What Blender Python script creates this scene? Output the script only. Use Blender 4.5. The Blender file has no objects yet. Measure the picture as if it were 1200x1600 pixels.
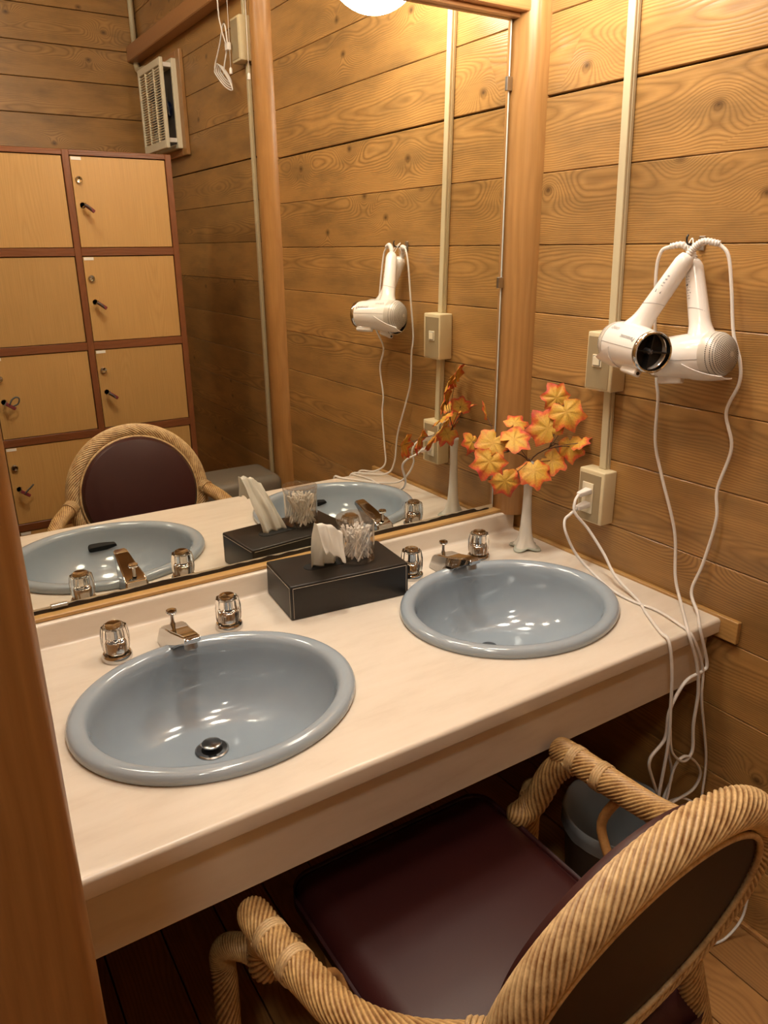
import bpy, bmesh, math, random
from mathutils import Vector, Matrix, noise
random.seed(7)
PI = math.pi
scene = bpy.context.scene
COL = scene.collection

# ------------------------------------------------------------------ camera
cam_d = bpy.data.cameras.new('camera'); cam = bpy.data.objects.new('camera', cam_d); COL.objects.link(cam)
cam_d.sensor_fit = 'VERTICAL'; cam_d.sensor_height = 36.0; cam_d.lens = 36.0 * 1185.92 / 1600
cam_d.clip_start = 0.02
CX = Vector((0.84365, -0.53681, -0.00889)); CU = Vector((0.18430, 0.27402, 0.94390)); CF = Vector((0.50426, 0.79796, -0.33011))
cam.matrix_world = Matrix(((CX.x, CU.x, -CF.x, -1.3153), (CX.y, CU.y, -CF.y, -1.4480), (CX.z, CU.z, -CF.z, 1.3884), (0, 0, 0, 1)))
scene.camera = cam
# ------------------------------------------------------------------ world, exposure
w = bpy.data.worlds.new('world'); scene.world = w; w.use_nodes = True
w.node_tree.nodes['Background'].inputs[0].default_value = (1, .8, .6, 1)
w.node_tree.nodes['Background'].inputs[1].default_value = 0.02
scene.view_settings.view_transform = 'Standard'; scene.view_settings.look = 'None'
scene.view_settings.gamma = 1.0; scene.view_settings.use_curve_mapping = False
scene.view_settings.exposure = 2.05
LAMP_A = 7.6; LAMP_B = 11.0; LAMP_C = 26.0; LAMP_D = 12.0
LAMP_COL = (1.0, .95, .825)

# ------------------------------------------------------------------ material helpers
def new_mat(name):
    m = bpy.data.materials.new(name); m.use_nodes = True
    nt = m.node_tree
    return m, nt, nt.nodes['Principled BSDF']
def simple(name, col, rough=.5, metal=0., **kw):
    m, nt, b = new_mat(name)
    b.inputs['Base Color'].default_value = (*col, 1); b.inputs['Roughness'].default_value = rough; b.inputs['Metallic'].default_value = metal
    for k, v in kw.items(): b.inputs[k.replace('_', ' ')].default_value = v
    return m
class NG:
    def __init__(s, nt): s.nt = nt
    def n(s, t, **kw):
        x = s.nt.nodes.new(t)
        for k, v in kw.items(): setattr(x, k, v)
        return x
    def l(s, a, b): s.nt.links.new(a, b)
    def put(s, sock, v):
        if hasattr(v, 'is_linked') or isinstance(v, bpy.types.NodeSocket): s.l(v, sock)
        else: sock.default_value = v
    def m(s, op, a, b=None, c=None, clamp=False):
        x = s.n('ShaderNodeMath', operation=op, use_clamp=clamp)
        s.put(x.inputs[0], a)
        if b is not None: s.put(x.inputs[1], b)
        if c is not None: s.put(x.inputs[2], c)
        return x.outputs[0]
    def comb(s, a, b, c):
        x = s.n('ShaderNodeCombineXYZ')
        for i, v in enumerate((a, b, c)): s.put(x.inputs[i], v)
        return x.outputs[0]
    def noise(s, vec, scale, detail=2, rough=.5):
        x = s.n('ShaderNodeTexNoise'); s.l(vec, x.inputs['Vector']); x.inputs['Scale'].default_value = scale
        x.inputs['Detail'].default_value = detail; x.inputs['Roughness'].default_value = rough
        return x.outputs['Fac']
    def ramp(s, fac, stops):
        x = s.n('ShaderNodeValToRGB'); s.l(fac, x.inputs[0]); e = x.color_ramp.elements
        while len(e) < len(stops): e.new(.5)
        for i, (p, c) in enumerate(stops): e[i].position = p; e[i].color = (*c, 1)
        return x.outputs[0]
    def mix(s, fac, a, b, mode='MIX'):
        x = s.n('ShaderNodeMix', data_type='RGBA', blend_type=mode)
        s.put(x.inputs[0], fac)
        for i, v in ((6, a), (7, b)):
            if isinstance(v, tuple): x.inputs[i].default_value = (*v, 1)
            else: s.l(v, x.inputs[i])
        return x.outputs[2]
def wood(name, light, dark, stain, along='x', rings=95, rough=.36, knots=True, ringamt=.75, spread=.22, amp=.16, ulen=1.7, bump=.12, stainamt=.55):
    """plank wood: growth rings cut by a plane, so the grain runs in long cathedral arcs along the board"""
    m, nt, b = new_mat(name); g = NG(nt)
    tc = g.n('ShaderNodeTexCoord'); sep = g.n('ShaderNodeSeparateXYZ'); g.l(tc.outputs['Object'], sep.inputs[0])
    oi = g.n('ShaderNodeObjectInfo'); rnd = oi.outputs['Random']
    ax = {'x': (0, 2, 1), 'y': (1, 0, 2), 'z': (2, 0, 1)}[along]
    u0, v, d0 = (sep.outputs[i] for i in ax)
    u = g.m('MULTIPLY_ADD', rnd, 37.7, u0)
    vr = g.m('MULTIPLY_ADD', rnd, 11.3, v)
    n1 = g.noise(g.comb(g.m('MULTIPLY', u, ulen), g.m('MULTIPLY', vr, 2.2), 0.), 1., 2.5)
    n2 = g.noise(g.comb(g.m('MULTIPLY', u, 5.), g.m('MULTIPLY', vr, 16.), 3.), 1., 2.)
    dd = g.m('ADD', g.m('MULTIPLY_ADD', g.m('SUBTRACT', n1, .5), amp, .05), d0)
    off = g.m('MULTIPLY', g.m('SUBTRACT', g.m('FRACT', g.m('MULTIPLY', rnd, 17.)), .5), spread)
    vv = g.m('ADD', g.m('ADD', v, off), g.m('MULTIPLY', g.m('SUBTRACT', n2, .5), .018))
    r = g.m('SQRT', g.m('ADD', g.m('MULTIPLY', vv, vv), g.m('MULTIPLY', dd, dd)))
    if knots:
        vo = g.n('ShaderNodeTexVoronoi', voronoi_dimensions='2D'); vo.inputs['Scale'].default_value = 1.
        g.l(g.comb(g.m('MULTIPLY', u, 3.1), g.m('MULTIPLY', vr, 4.6), 0.), vo.inputs['Vector'])
        cs = g.n('ShaderNodeSeparateColor'); g.l(vo.outputs['Color'], cs.inputs[0])
        on = g.m('GREATER_THAN', cs.outputs[0], .55)
        kd = vo.outputs['Distance']
        near = g.m('MULTIPLY', on, g.m('POWER', g.m('SUBTRACT', 1., g.m('MULTIPLY', kd, 2.6), clamp=True), 2.))
        r = g.m('MULTIPLY_ADD', near, .045, r)
        kdark = g.m('MULTIPLY', on, g.m('SUBTRACT', 1., g.m('MULTIPLY', kd, 16.), clamp=True))
    ph = g.m('FRACT', g.m('MULTIPLY', r, rings))
    late = g.m('POWER', g.m('SUBTRACT', 1., g.m('ABSOLUTE', g.m('MULTIPLY_ADD', ph, 2., -1.))), 1.6)
    soft = g.noise(g.comb(g.m('MULTIPLY', u, 2.), g.m('MULTIPLY', vr, 5.), 9.), 1., 3.)
    fib = g.noise(g.comb(g.m('MULTIPLY', u, 7.), g.m('MULTIPLY', vr, 260.), 0.), 1., 2.)
    fac = g.m('MULTIPLY', late, g.m('MULTIPLY_ADD', soft, ringamt * 1.1, ringamt * .25))
    col = g.mix(fac, light, dark)
    sm = g.noise(g.comb(g.m('MULTIPLY', u, 4.), g.m('MULTIPLY', vr, 13.), 21.), 1., 4., .6)
    col = g.mix(g.m('MULTIPLY', g.m('MULTIPLY', g.m('SUBTRACT', sm, .42), 3.2, clamp=True), stainamt), col, stain)
    val = g.m('ADD', g.m('MULTIPLY_ADD', fib, .30, .85), g.m('MULTIPLY_ADD', g.m('FRACT', g.m('MULTIPLY', rnd, 7.3)), .22, -.11))
    hs = g.n('ShaderNodeHueSaturation'); g.l(col, hs.inputs['Color']); g.l(val, hs.inputs['Value'])
    col = hs.outputs[0]
    if knots: col = g.mix(g.m('MULTIPLY', kdark, .9), col, (.05, .022, .008))
    g.l(col, b.inputs['Base Color'])
    g.l(g.m('MULTIPLY_ADD', fib, .16, rough - .06), b.inputs['Roughness'])
    bp = g.n('ShaderNodeBump'); bp.inputs['Strength'].default_value = bump; bp.inputs['Distance'].default_value = .0016
    g.l(g.m('ADD', g.m('MULTIPLY', late, -1.), fib), bp.inputs['Height']); g.l(bp.outputs[0], b.inputs['Normal'])
    return m
M = {}
M['plank'] = wood('plank_wood', (.46, .25, .080), (.155, .068, .018), (.17, .098, .038), amp=.13, rings=240, ringamt=.72, rough=.30, stainamt=.7, ulen=1.1)
M['post'] = wood('post_wood', (.41, .205, .066), (.27, .118, .032), (.32, .152, .045), along='z', knots=False, rings=70, ringamt=.5, rough=.3)
M['beam'] = wood('beam_wood', (.46, .22, .08), (.28, .11, .035), (.33, .16, .06), knots=False, rings=70, ringamt=.4)
M['strip'] = wood('strip_wood', (.60, .36, .13), (.42, .22, .07), (.5, .29, .1), knots=False, rings=120, ringamt=.4)
M['strip_y'] = wood('strip_wood_lengthwise', (.44, .255, .085), (.30, .15, .045), (.36, .20, .065), along='y', knots=False, rings=120, ringamt=.4)
M['floor'] = wood('floor_wood', (.40, .20, .065), (.23, .095, .028), (.27, .13, .045), along='y', knots=False, rings=150, rough=.3, ringamt=.7)
M['door'] = wood('locker_door_veneer', (.53, .315, .11), (.42, .23, .07), (.48, .275, .09), along='z', knots=False, rings=190, rough=.4, ringamt=.45, amp=.3, ulen=.5, bump=.03, stainamt=.4)
M['mahog'] = wood('mahogany_frame', (.22, .075, .025), (.13, .04, .014), (.17, .055, .02), along='z', knots=False, rings=120, rough=.35, ringamt=.4)
M['mahog_x'] = wood('mahogany_rail', (.22, .075, .025), (.13, .04, .014), (.17, .055, .02), along='x', knots=False, rings=120, rough=.35, ringamt=.4)
M['chrome'] = simple('chrome', (.60, .60, .60), .06, 1.)
M['steel'] = simple('dark_steel', (.26, .26, .26), .22, 1.)
M['chrome_d'] = simple('dull_metal', (.45, .43, .40), .3, 1.)
M['white'] = simple('white_plastic', (.82, .78, .74), .18)
M['white_r'] = simple('white_cord_vinyl', (.74, .70, .66), .4)
M['ivory'] = simple('ivory_box_plastic', (.66, .55, .34), .4)
M['taupe'] = simple('taupe_plate', (.36, .28, .16), .45, .15)
M['ivory_l'] = simple('pale_ivory_plastic', (.76, .68, .5), .35)
M['conduit'] = simple('beige_raceway', (.56, .48, .31), .4)
M['grille'] = simple('pearl_grille', (.60, .56, .50), .35, .1)
M['black'] = simple('black_plastic', (.015, .014, .013), .4)
M['dark'] = simple('dark_hole', (.006, .005, .004), .8)
M['navy'] = simple('navy_fan_blade', (.012, .016, .05), .35)
M['greyprint'] = simple('grey_print', (.10, .10, .11), .5)
M['palegrey'] = simple('pale_grey_print', (.32, .31, .31), .5)
M['binblue'] = simple('slate_blue_plastic', (.13, .15, .17), .4)
M['linerm'] = simple('grey_liner_film', (.24, .26, .275), .22)
M['stoolgrey'] = simple('taupe_vinyl', (.19, .165, .13), .35)
M['cream'] = simple('cream_paint', (.72, .66, .5), .45)
M['paperwhite'] = simple('white_label_paper', (.85, .82, .76), .6)
M['redrubber'] = simple('red_tag_rubber', (.20, .03, .04), .5)
M['greyrubber'] = simple('grey_strap_rubber', (.10, .095, .09), .5)
M['cotton'] = simple('cotton_white', (.86, .83, .78), .85)
M['stitch'] = simple('pale_stitch_thread', (.52, .46, .38), .7)
M['twig'] = simple('brown_twig', (.09, .04, .025), .6)
def m_laminate():
    m, nt, b = new_mat('cream_laminate'); g = NG(nt)
    tc = g.n('ShaderNodeTexCoord'); sep = g.n('ShaderNodeSeparateXYZ'); g.l(tc.outputs['Object'], sep.inputs[0])
    n = g.noise(g.comb(g.m('MULTIPLY', sep.outputs[0], 5.), g.m('MULTIPLY', sep.outputs[1], 22.), g.m('MULTIPLY', sep.outputs[2], 22.)), 1., 5., .65)
    col = g.ramp(n, [(.3, (.68, .595, .495)), (.5, (.74, .66, .56)), (.72, (.77, .695, .60))])
    g.l(col, b.inputs['Base Color']); b.inputs['Roughness'].default_value = .27
    return m
M['laminate'] = m_laminate()
def m_basin():
    m, nt, b = new_mat('blue_grey_ceramic'); g = NG(nt)
    tc = g.n('ShaderNodeTexCoord')
    n = g.noise(tc.outputs['Object'], 9., 3.)
    col = g.ramp(n, [(.3, (.31, .375, .44)), (.7, (.345, .41, .475))])
    g.l(col, b.inputs['Base Color']); b.inputs['Roughness'].default_value = .12; b.inputs['Coat Weight'].default_value = .4; b.inputs['Coat Roughness'].default_value = .05
    return m
M['basin'] = m_basin()
def m_leather(name, col, rough, scale=900., strength=.25):
    m, nt, b = new_mat(name); g = NG(nt)
    tc = g.n('ShaderNodeTexCoord')
    n = g.noise(tc.outputs['Object'], scale, 3.)
    b.inputs['Base Color'].default_value = (*col, 1); b.inputs['Roughness'].default_value = rough
    bp = g.n('ShaderNodeBump'); bp.inputs['Strength'].default_value = strength; bp.inputs['Distance'].default_value = .0004
    g.l(n, bp.inputs['Height']); g.l(bp.outputs[0], b.inputs['Normal'])
    return m
M['leather'] = m_leather('dark_brown_leather', (.014, .011, .009), .42)
M['maroon'] = m_leather('maroon_vinyl', (.042, .0075, .0075), .45, 700.)
M['maroon_b'] = m_leather('dark_maroon_backing', (.024, .007, .005), .55, 700.)
def m_rattan(name, hi, lo):
    m, nt, b = new_mat(name); g = NG(nt)
    at = g.n('ShaderNodeAttribute', attribute_name='groove'); tc = g.n('ShaderNodeTexCoord')
    n = g.noise(tc.outputs['Object'], 55., 3.); n2 = g.noise(tc.outputs['Object'], 260., 2.)
    f = g.m('ADD', g.m('ADD', g.m('MULTIPLY', at.outputs['Fac'], .75), g.m('MULTIPLY', g.m('SUBTRACT', n, .5), .9)), g.m('MULTIPLY', g.m('SUBTRACT', n2, .5), .5), clamp=True)
    col = g.ramp(f, [(.08, lo), (.45, tuple((a + c) / 2 for a, c in zip(hi, lo))), (.85, hi)])
    g.l(col, b.inputs['Base Color']); b.inputs['Roughness'].default_value = .42
    return m
M['rattan'] = m_rattan('rattan', (.77, .56, .29), (.21, .085, .022))
M['rattan_b'] = m_rattan('browner_rattan', (.66, .43, .18), (.19, .075, .018))  # browner tone for arms, posts and legs
M['cane'] = m_rattan('brown_cane', (.46, .24, .08), (.24, .10, .025))
def m_glass(name, col=(1, 1, 1), ior=1.45, rough=0.):
    return simple(name, col, rough, 0., Transmission_Weight=1., IOR=ior)
M['acrylic'] = m_glass('clear_acrylic', (.97, .95, .92), 1.49, .02)
M['vfoot'] = simple('pale_green_glass', (.70, .74, .64), .10, 0., Transmission_Weight=.35, IOR=1.4)
def m_film(name, col, w=.45):
    m, nt, b = new_mat(name); g = NG(nt); out = nt.nodes['Material Output']; nt.nodes.remove(b)
    t = g.n('ShaderNodeBsdfTransparent'); t.inputs[0].default_value = (*col, 1)
    gl = g.n('ShaderNodeBsdfGlossy'); gl.inputs['Roughness'].default_value = .08; gl.inputs[0].default_value = (.9, .88, .85, 1)
    lw = g.n('ShaderNodeLayerWeight'); lw.inputs[0].default_value = .25
    mx = g.n('ShaderNodeMixShader'); g.l(g.m('MULTIPLY_ADD', g.m('POWER', lw.outputs['Facing'], 1.6), .75, .07, clamp=True), mx.inputs[0])
    g.l(t.outputs[0], mx.inputs[1]); g.l(gl.outputs[0], mx.inputs[2]); g.l(mx.outputs[0], out.inputs[0])
    return m
M['jar'] = m_film('clear_jar_plastic', (.94, .92, .90))
M['milk'] = simple('milky_glass', (.76, .73, .66), .14, 0., Transmission_Weight=.12, IOR=1.4)
def m_paper():
    m, nt, b = new_mat('tissue_paper'); g = NG(nt); out = nt.nodes['Material Output']
    b.inputs['Base Color'].default_value = (.82, .79, .73, 1); b.inputs['Roughness'].default_value = .9
    t = g.n('ShaderNodeBsdfTranslucent'); t.inputs[0].default_value = (.82, .79, .72, 1)
    mx = g.n('ShaderNodeMixShader'); mx.inputs[0].default_value = .4
    g.l(b.outputs[0], mx.inputs[1]); g.l(t.outputs[0], mx.inputs[2]); g.l(mx.outputs[0], out.inputs[0])
    return m
M['paper'] = m_paper()
def m_leaf():
    m, nt, b = new_mat('autumn_leaf_fabric'); g = NG(nt)
    at = g.n('ShaderNodeAttribute', attribute_name='edge'); ve = g.n('ShaderNodeAttribute', attribute_name='vein'); tc = g.n('ShaderNodeTexCoord')
    n = g.noise(tc.outputs['Object'], 70., 3.); n2 = g.noise(tc.outputs['Object'], 320., 2.)
    oi = g.n('ShaderNodeObjectInfo')
    f = g.m('ADD', g.m('ADD', at.outputs['Fac'], g.m('MULTIPLY', g.m('SUBTRACT', n, .5), .95)), g.m('MULTIPLY_ADD', oi.outputs['Random'], .18, -.09), clamp=True)
    col = g.ramp(f, [(.15, (.62, .36, .05)), (.48, (.66, .30, .035)), (.66, (.64, .12, .022)), (.92, (.52, .045, .03))])
    col = g.mix(g.m('MULTIPLY', ve.outputs['Fac'], .45), col, (.40, .16, .02))
    val = g.m('MULTIPLY_ADD', n2, .5, .75)
    hs = g.n('ShaderNodeHueSaturation'); g.l(col, hs.inputs['Color']); g.l(val, hs.inputs['Value'])
    g.l(hs.outputs[0], b.inputs['Base Color']); b.inputs['Roughness'].default_value = .6
    b.inputs['Transmission Weight'].default_value = 0.
    bp = g.n('ShaderNodeBump'); bp.inputs['Strength'].default_value = .5; bp.inputs['Distance'].default_value = .0012
    g.l(g.m('ADD', n2, g.m('MULTIPLY', ve.outputs['Fac'], -1.)), bp.inputs['Height']); g.l(bp.outputs[0], b.inputs['Normal'])
    return m
M['leaf'] = m_leaf()
def m_emit(name, col, s):
    m, nt, b = new_mat(name)
    b.inputs['Base Color'].default_value = (.9, .88, .82, 1); b.inputs['Emission Color'].default_value = (*col, 1); b.inputs['Emission Strength'].default_value = s
    return m
M['globe'] = m_emit('lit_opal_globe', LAMP_COL, LAMP_A)
M['dome'] = m_emit('lit_opal_dome', LAMP_COL, LAMP_B)
M['dome_fill'] = m_emit('lit_fill_dome', LAMP_COL, LAMP_C)
M['mirror'] = simple('silvered_glass', (.88, .865, .79), 0., 1.)
M['glassedge'] = simple('ground_glass_edge', (.62, .66, .60), .15, 0.)
M['corrode'] = simple('corroded_silver', (.022, .014, .010), .5)
M['slab'] = simple('dark_backing', (.05, .025, .01), .9)
def m_ceiling(): return wood('ceiling_wood', (.46, .26, .10), (.30, .15, .05), (.35, .19, .07), knots=False, rings=60, ringamt=.5)
M['ceil'] = m_ceiling()

# ------------------------------------------------------------------ mesh helpers
def mesh_from(name, verts, faces, smooth=False):
    me = bpy.data.meshes.new(name); me.from_pydata([tuple(v) for v in verts], [], faces); me.update()
    if smooth:
        for p in me.polygons: p.use_smooth = True
    return me
def bm_mesh(name, bm, smooth=False, angle=None):
    me = bpy.data.meshes.new(name); bmesh.ops.recalc_face_normals(bm, faces=bm.faces); bm.to_mesh(me); bm.free()
    if smooth:
        for p in me.polygons: p.use_smooth = True
        if angle: me.set_sharp_from_angle(angle=math.radians(angle))
    return me
def box_me(name, lo, hi, bev=0., seg=1, smooth=False):
    bm = bmesh.new(); bmesh.ops.create_cube(bm, size=1.)
    for v in bm.verts:
        v.co = Vector([lo[i] + (hi[i] - lo[i]) * (v.co[i] + .5) for i in range(3)])
    if bev: bmesh.ops.bevel(bm, geom=list(bm.edges), offset=bev, segments=seg, affect='EDGES', profile=.5)
    return bm_mesh(name, bm, smooth, 40 if smooth else None)
def smooth_path(pts, n):
    P = [Vector(p) for p in pts]
    if len(P) < 3:
        return [P[0].lerp(P[-1], i / n) for i in range(n + 1)]
    out = []; k = len(P) - 1
    for i in range(n + 1):
        t = i / n * k; j = min(int(t), k - 1); f = t - j
        p0 = P[j - 1] if j > 0 else P[0] * 2 - P[1]; p1 = P[j]; p2 = P[j + 1]; p3 = P[j + 2] if j + 2 <= k else P[k] * 2 - P[k - 1]
        out.append(.5 * ((2 * p1) + (p2 - p0) * f + (2 * p0 - 5 * p1 + 4 * p2 - p3) * f * f + (3 * p1 - p0 - 3 * p2 + p3) * f ** 3))
    return out
def tube_me(name, path, rad, nseg=8, lobes=0, turns=0., amp=.1, closed=False, cap=True, flat=1.0):
    """tube along a list of points; lobes: number of twisted strands on its surface"""
    P = [Vector(p) for p in path]; N = len(P)
    T = []
    for i in range(N):
        a = P[(i - 1) % N] if closed else P[max(i - 1, 0)]; b = P[(i + 1) % N] if closed else P[min(i + 1, N - 1)]
        T.append((b - a).normalized())
    ref = Vector((0, 0, 1)) if abs(T[0].z) < .9 else Vector((1, 0, 0))
    nrm = (ref - T[0] * ref.dot(T[0])).normalized()
    frames = []
    for i in range(N):
        if i: nrm = (nrm - T[i] * nrm.dot(T[i])).normalized()
        frames.append((nrm.copy(), T[i].cross(nrm)))
    verts = []; gr = []
    per = 4
    ns = lobes * per if lobes else nseg
    for i in range(N):
        r = rad if isinstance(rad, (int, float)) else rad[i]
        a, b = frames[i]; s = i / (N if closed else N - 1)
        for k in range(ns):
            th = 2 * PI * k / ns
            if lobes:
                q = abs(math.sin(lobes * th / 2 + .6))
                rr = r * (1 - amp * (1 - q) ** 1.5); gr.append(q)
                th += turns * 2 * PI * s
            else:
                rr = r; gr.append(.7)
            verts.append(P[i] + a * (math.cos(th) * rr * flat) + b * (math.sin(th) * rr))
    faces = []
    sh = int(round(turns * ns)) if (closed and lobes) else 0
    for i in range(N if closed else N - 1):
        j = (i + 1) % N; o = -sh if (closed and j == 0) else 0
        for k in range(ns):
            k2 = (k + 1) % ns
            # keep strands continuous over the seam of a closed ring
            faces.append((i * ns + k, i * ns + k2, j * ns + (k2 - o) % ns if j == 0 else j * ns + k2, j * ns + (k - o) % ns if j == 0 else j * ns + k))
    if cap and not closed:
        c0 = len(verts); verts.append(P[0] - T[0] * (0.25 * (rad if isinstance(rad, (int, float)) else rad[0])))
        c1 = len(verts); verts.append(P[-1] + T[-1] * (0.25 * (rad if isinstance(rad, (int, float)) else rad[-1])))
        gr += [.6, .6]
        for k in range(ns):
            faces.append((k, c0, (k + 1) % ns)); faces.append(((N - 1) * ns + k, (N - 1) * ns + (k + 1) % ns, c1))
    me = mesh_from(name, verts, faces, True)
    at = me.attributes.new('groove', 'FLOAT', 'POINT')
    at.data.foreach_set('value', gr)
    return me
def lathe_me(name, prof, n=32, axis='z', sx=1., sy=1., flute=None, capends=True):
    """prof: (radius, height) list"""
    verts = []; faces = []
    for (r, h) in prof:
        for k in range(n):
            t = 2 * PI * k / n; rr = r * (flute(t) if flute else 1.)
            x, y = rr * math.cos(t) * sx, rr * math.sin(t) * sy
            verts.append((x, y, h) if axis == 'z' else ((h, x, y) if axis == 'x' else (x, h, y)))
    for i in range(len(prof) - 1):
        for k in range(n):
            k2 = (k + 1) % n; faces.append((i * n + k, i * n + k2, (i + 1) * n + k2, (i + 1) * n + k))
    if capends:
        if prof[0][0] > 1e-5: faces.append(tuple(range(n))[::-1])
        if prof[-1][0] > 1e-5: faces.append(tuple((len(prof) - 1) * n + k for k in range(n)))
    bm = bmesh.new(); me0 = mesh_from('t', verts, faces); bm.from_mesh(me0); bpy.data.meshes.remove(me0)
    bmesh.ops.remove_doubles(bm, verts=bm.verts, dist=1e-6)
    return bm_mesh(name, bm, True, 42)
def join_me(name, mes, mats=None):
    """several meshes that are one piece"""
    bm = bmesh.new()
    for me in mes: bm.from_mesh(me)
    sm = any(p.use_smooth for m_ in mes for p in m_.polygons)
    out = bpy.data.meshes.new(name); bm.to_mesh(out); bm.free()
    if sm: out.set_sharp_from_angle(angle=math.radians(40))
    return out
def xf(me, mtx): me.transform(mtx); me.update(); return me
def obj(name, me, mat, parent=None, world=False, loc=None, rot=None, label=None):
    o = bpy.data.objects.new(name, me); COL.objects.link(o)
    if mat is not None and not me.materials: me.materials.append(M[mat] if isinstance(mat, str) else mat)
    if loc: o.location = loc
    if rot: o.rotation_euler = rot
    if parent:
        o.parent = parent
        if world:
            p = parent; off = Vector()
            while p: off += p.location; p = p.parent
            o.location = -off + Vector(loc or (0, 0, 0))
    if label: o['label'] = label
    return o
def thing(name, label, cat, loc=(0, 0, 0), rot=(0, 0, 0), group=None):
    o = bpy.data.objects.new(name, None); COL.objects.link(o); o.location = loc; o.rotation_euler = rot; o.empty_display_size = .05
    return tag(o, label, cat, group)
def tag(o, label, cat, group=None):
    o['label'] = label; o['category'] = cat
    if group: o['group'] = group
    return o
def struct(name, me, mat, label=None, loc=None, rot=None):
    o = obj(name, me, mat, loc=loc, rot=rot); o['kind'] = 'structure'
    if label: o['label'] = label
    return o
def dup(root, loc, rot=None, label=None):
    r = root.copy(); COL.objects.link(r); r.location = loc
    if rot: r.rotation_euler = rot
    if label: r['label'] = label
    def rec(a, b):
        for ch in list(a.children):
            c = ch.copy(); COL.objects.link(c); c.parent = b; rec(ch, c)
    rec(root, r)
    return r
def text_me(name, body, size, shear=0.):
    cu = bpy.data.curves.new(name, 'FONT'); cu.body = body; cu.size = size; cu.shear = shear; cu.resolution_u = 2
    cu.align_x = 'CENTER'; cu.align_y = 'CENTER'
    o = bpy.data.objects.new(name, cu); COL.objects.link(o)
    dg = bpy.context.evaluated_depsgraph_get(); me = bpy.data.meshes.new_from_object(o.evaluated_get(dg))
    COL.objects.unlink(o); bpy.data.objects.remove(o); bpy.data.curves.remove(cu); me.name = name
    me.materials.clear()
    return me

# ------------------------------------------------------------------ the room
ZC = 2.75; XL = -2.35; YB = -2.92
fl = struct('floor', box_me('floor_slab', (XL, YB, -.06), (.06, .06, -.022)), 'slab', 'brown plank floor')
pw = .118
fm = box_me('floor_board', (-pw / 2 + .0015, YB, -.02), (pw / 2 - .0015, .02, 0), .0015)
x = 0.0
while x - pw > XL - pw:
    obj('floor_board', fm, 'floor', fl, loc=(x - pw / 2, 0, 0)); x -= pw
struct('ceiling', box_me('ceiling', (XL, YB, ZC), (.06, .06, ZC + .05)), 'ceil', 'dim wooden ceiling')
def plank_wall(name, label, p0, length, rotz, seams, gap=.0016, wide=None):
    """boards lie between the seams; local x along the wall, front face on local y = 0, looking towards -y"""
    w_ = struct(name, box_me(name, (0, .021, 0), (length, .06, ZC)), 'slab', label, loc=p0, rot=(0, 0, rotz))
    return w_
def add_planks(wall, x0, x1, seams, gap=.0014, wide=()):
    for a, b in zip(seams[:-1], seams[1:]):
        ga = .0050 if any(abs(a - q) < .002 for q in wide) else gap
        h = b - a - ga; L = x1 - x0
        me = box_me('plank', (-L / 2, 0, -h / 2), (L / 2, .02, h / 2), .0016)
        o = obj('plank', me, 'plank', wall, loc=((x0 + x1) / 2, random.uniform(0, .0012), (a + ga + b) / 2))
        o.rotation_euler.x = random.uniform(-.006, .006)
S1 = [.005, .16, .315, .47, .625, .78, .9315, 1.0805, 1.236, 1.389, 1.543, 1.699, 1.855, 2.01, 2.165, 2.32, 2.475, 2.63, 2.745]
S2 = [s + .0225 for s in S1[:-1]] + [2.745]; S2[0] = .005
# right wall: local x runs towards the mirror (from the back corner), front face towards -x
wr = plank_wall('wall_right', 'honey coloured horizontal plank wall', (0, YB, 0), -YB, PI / 2, S1)
wr.scale = (1, 1, 1)
# rotating +90 deg: local x -> world y, local y -> world -x ; flip so that boards face -x
for v in wr.data.vertices: v.co.y = -v.co.y
wr.data.flip_normals()
def add_planks_r(x0, x1, seams, wide=()):
    for a, b in zip(seams[:-1], seams[1:]):
        ga = .0050 if any(abs(b - q) < .002 for q in wide) else .0014
        h = b - a - ga; L = x1 - x0
        me = box_me('plank', (-L / 2, -.02, -h / 2), (L / 2, 0, h / 2), .0016)
        o = obj('plank', me, 'plank', wr, loc=((x0 + x1) / 2, -random.uniform(0, .0012), (a + b - ga) / 2))
        o.rotation_euler.x = random.uniform(-.006, .006)
add_planks_r(-YB - 1.405, -YB, S1, (1.699,))
add_planks_r(0, -YB - 1.405, S2, (1.7215,))
# back wall
S3 = [.005 + .1545 * i for i in range(15)] ; S3 = [s for s in S3 if s < 2.25] + [2.3205, 2.475, 2.63, 2.745]
wb = struct('wall_back', box_me('wall_back', (XL, YB - .06, 0), (.06, YB - .021, ZC)), 'slab', 'brown plank wall behind the lockers')
for a, b in zip(S3[:-1], S3[1:]):
    h = b - a - .003
    o = obj('plank', box_me('plank', (XL / 2, -.02, -h / 2), (-XL / 2, 0, h / 2), .0016), 'plank', wb, loc=(XL / 2, YB, (a + b) / 2))
# mirror wall, with its boards behind the mirror
wf = struct('wall_front', box_me('wall_front', (XL, .03, 0), (.06, .07, ZC)), 'slab', 'plank wall that carries the mirror')
for a, b in zip(S1[:-1], S1[1:]):
    h = b - a - .0014
    obj('plank', box_me('plank', (-1.29 / 2, 0, -h / 2), (1.29 / 2, .02, h / 2), .0016), 'plank', wf, loc=(-1.29 / 2, .010, (a + b) / 2))
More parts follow.
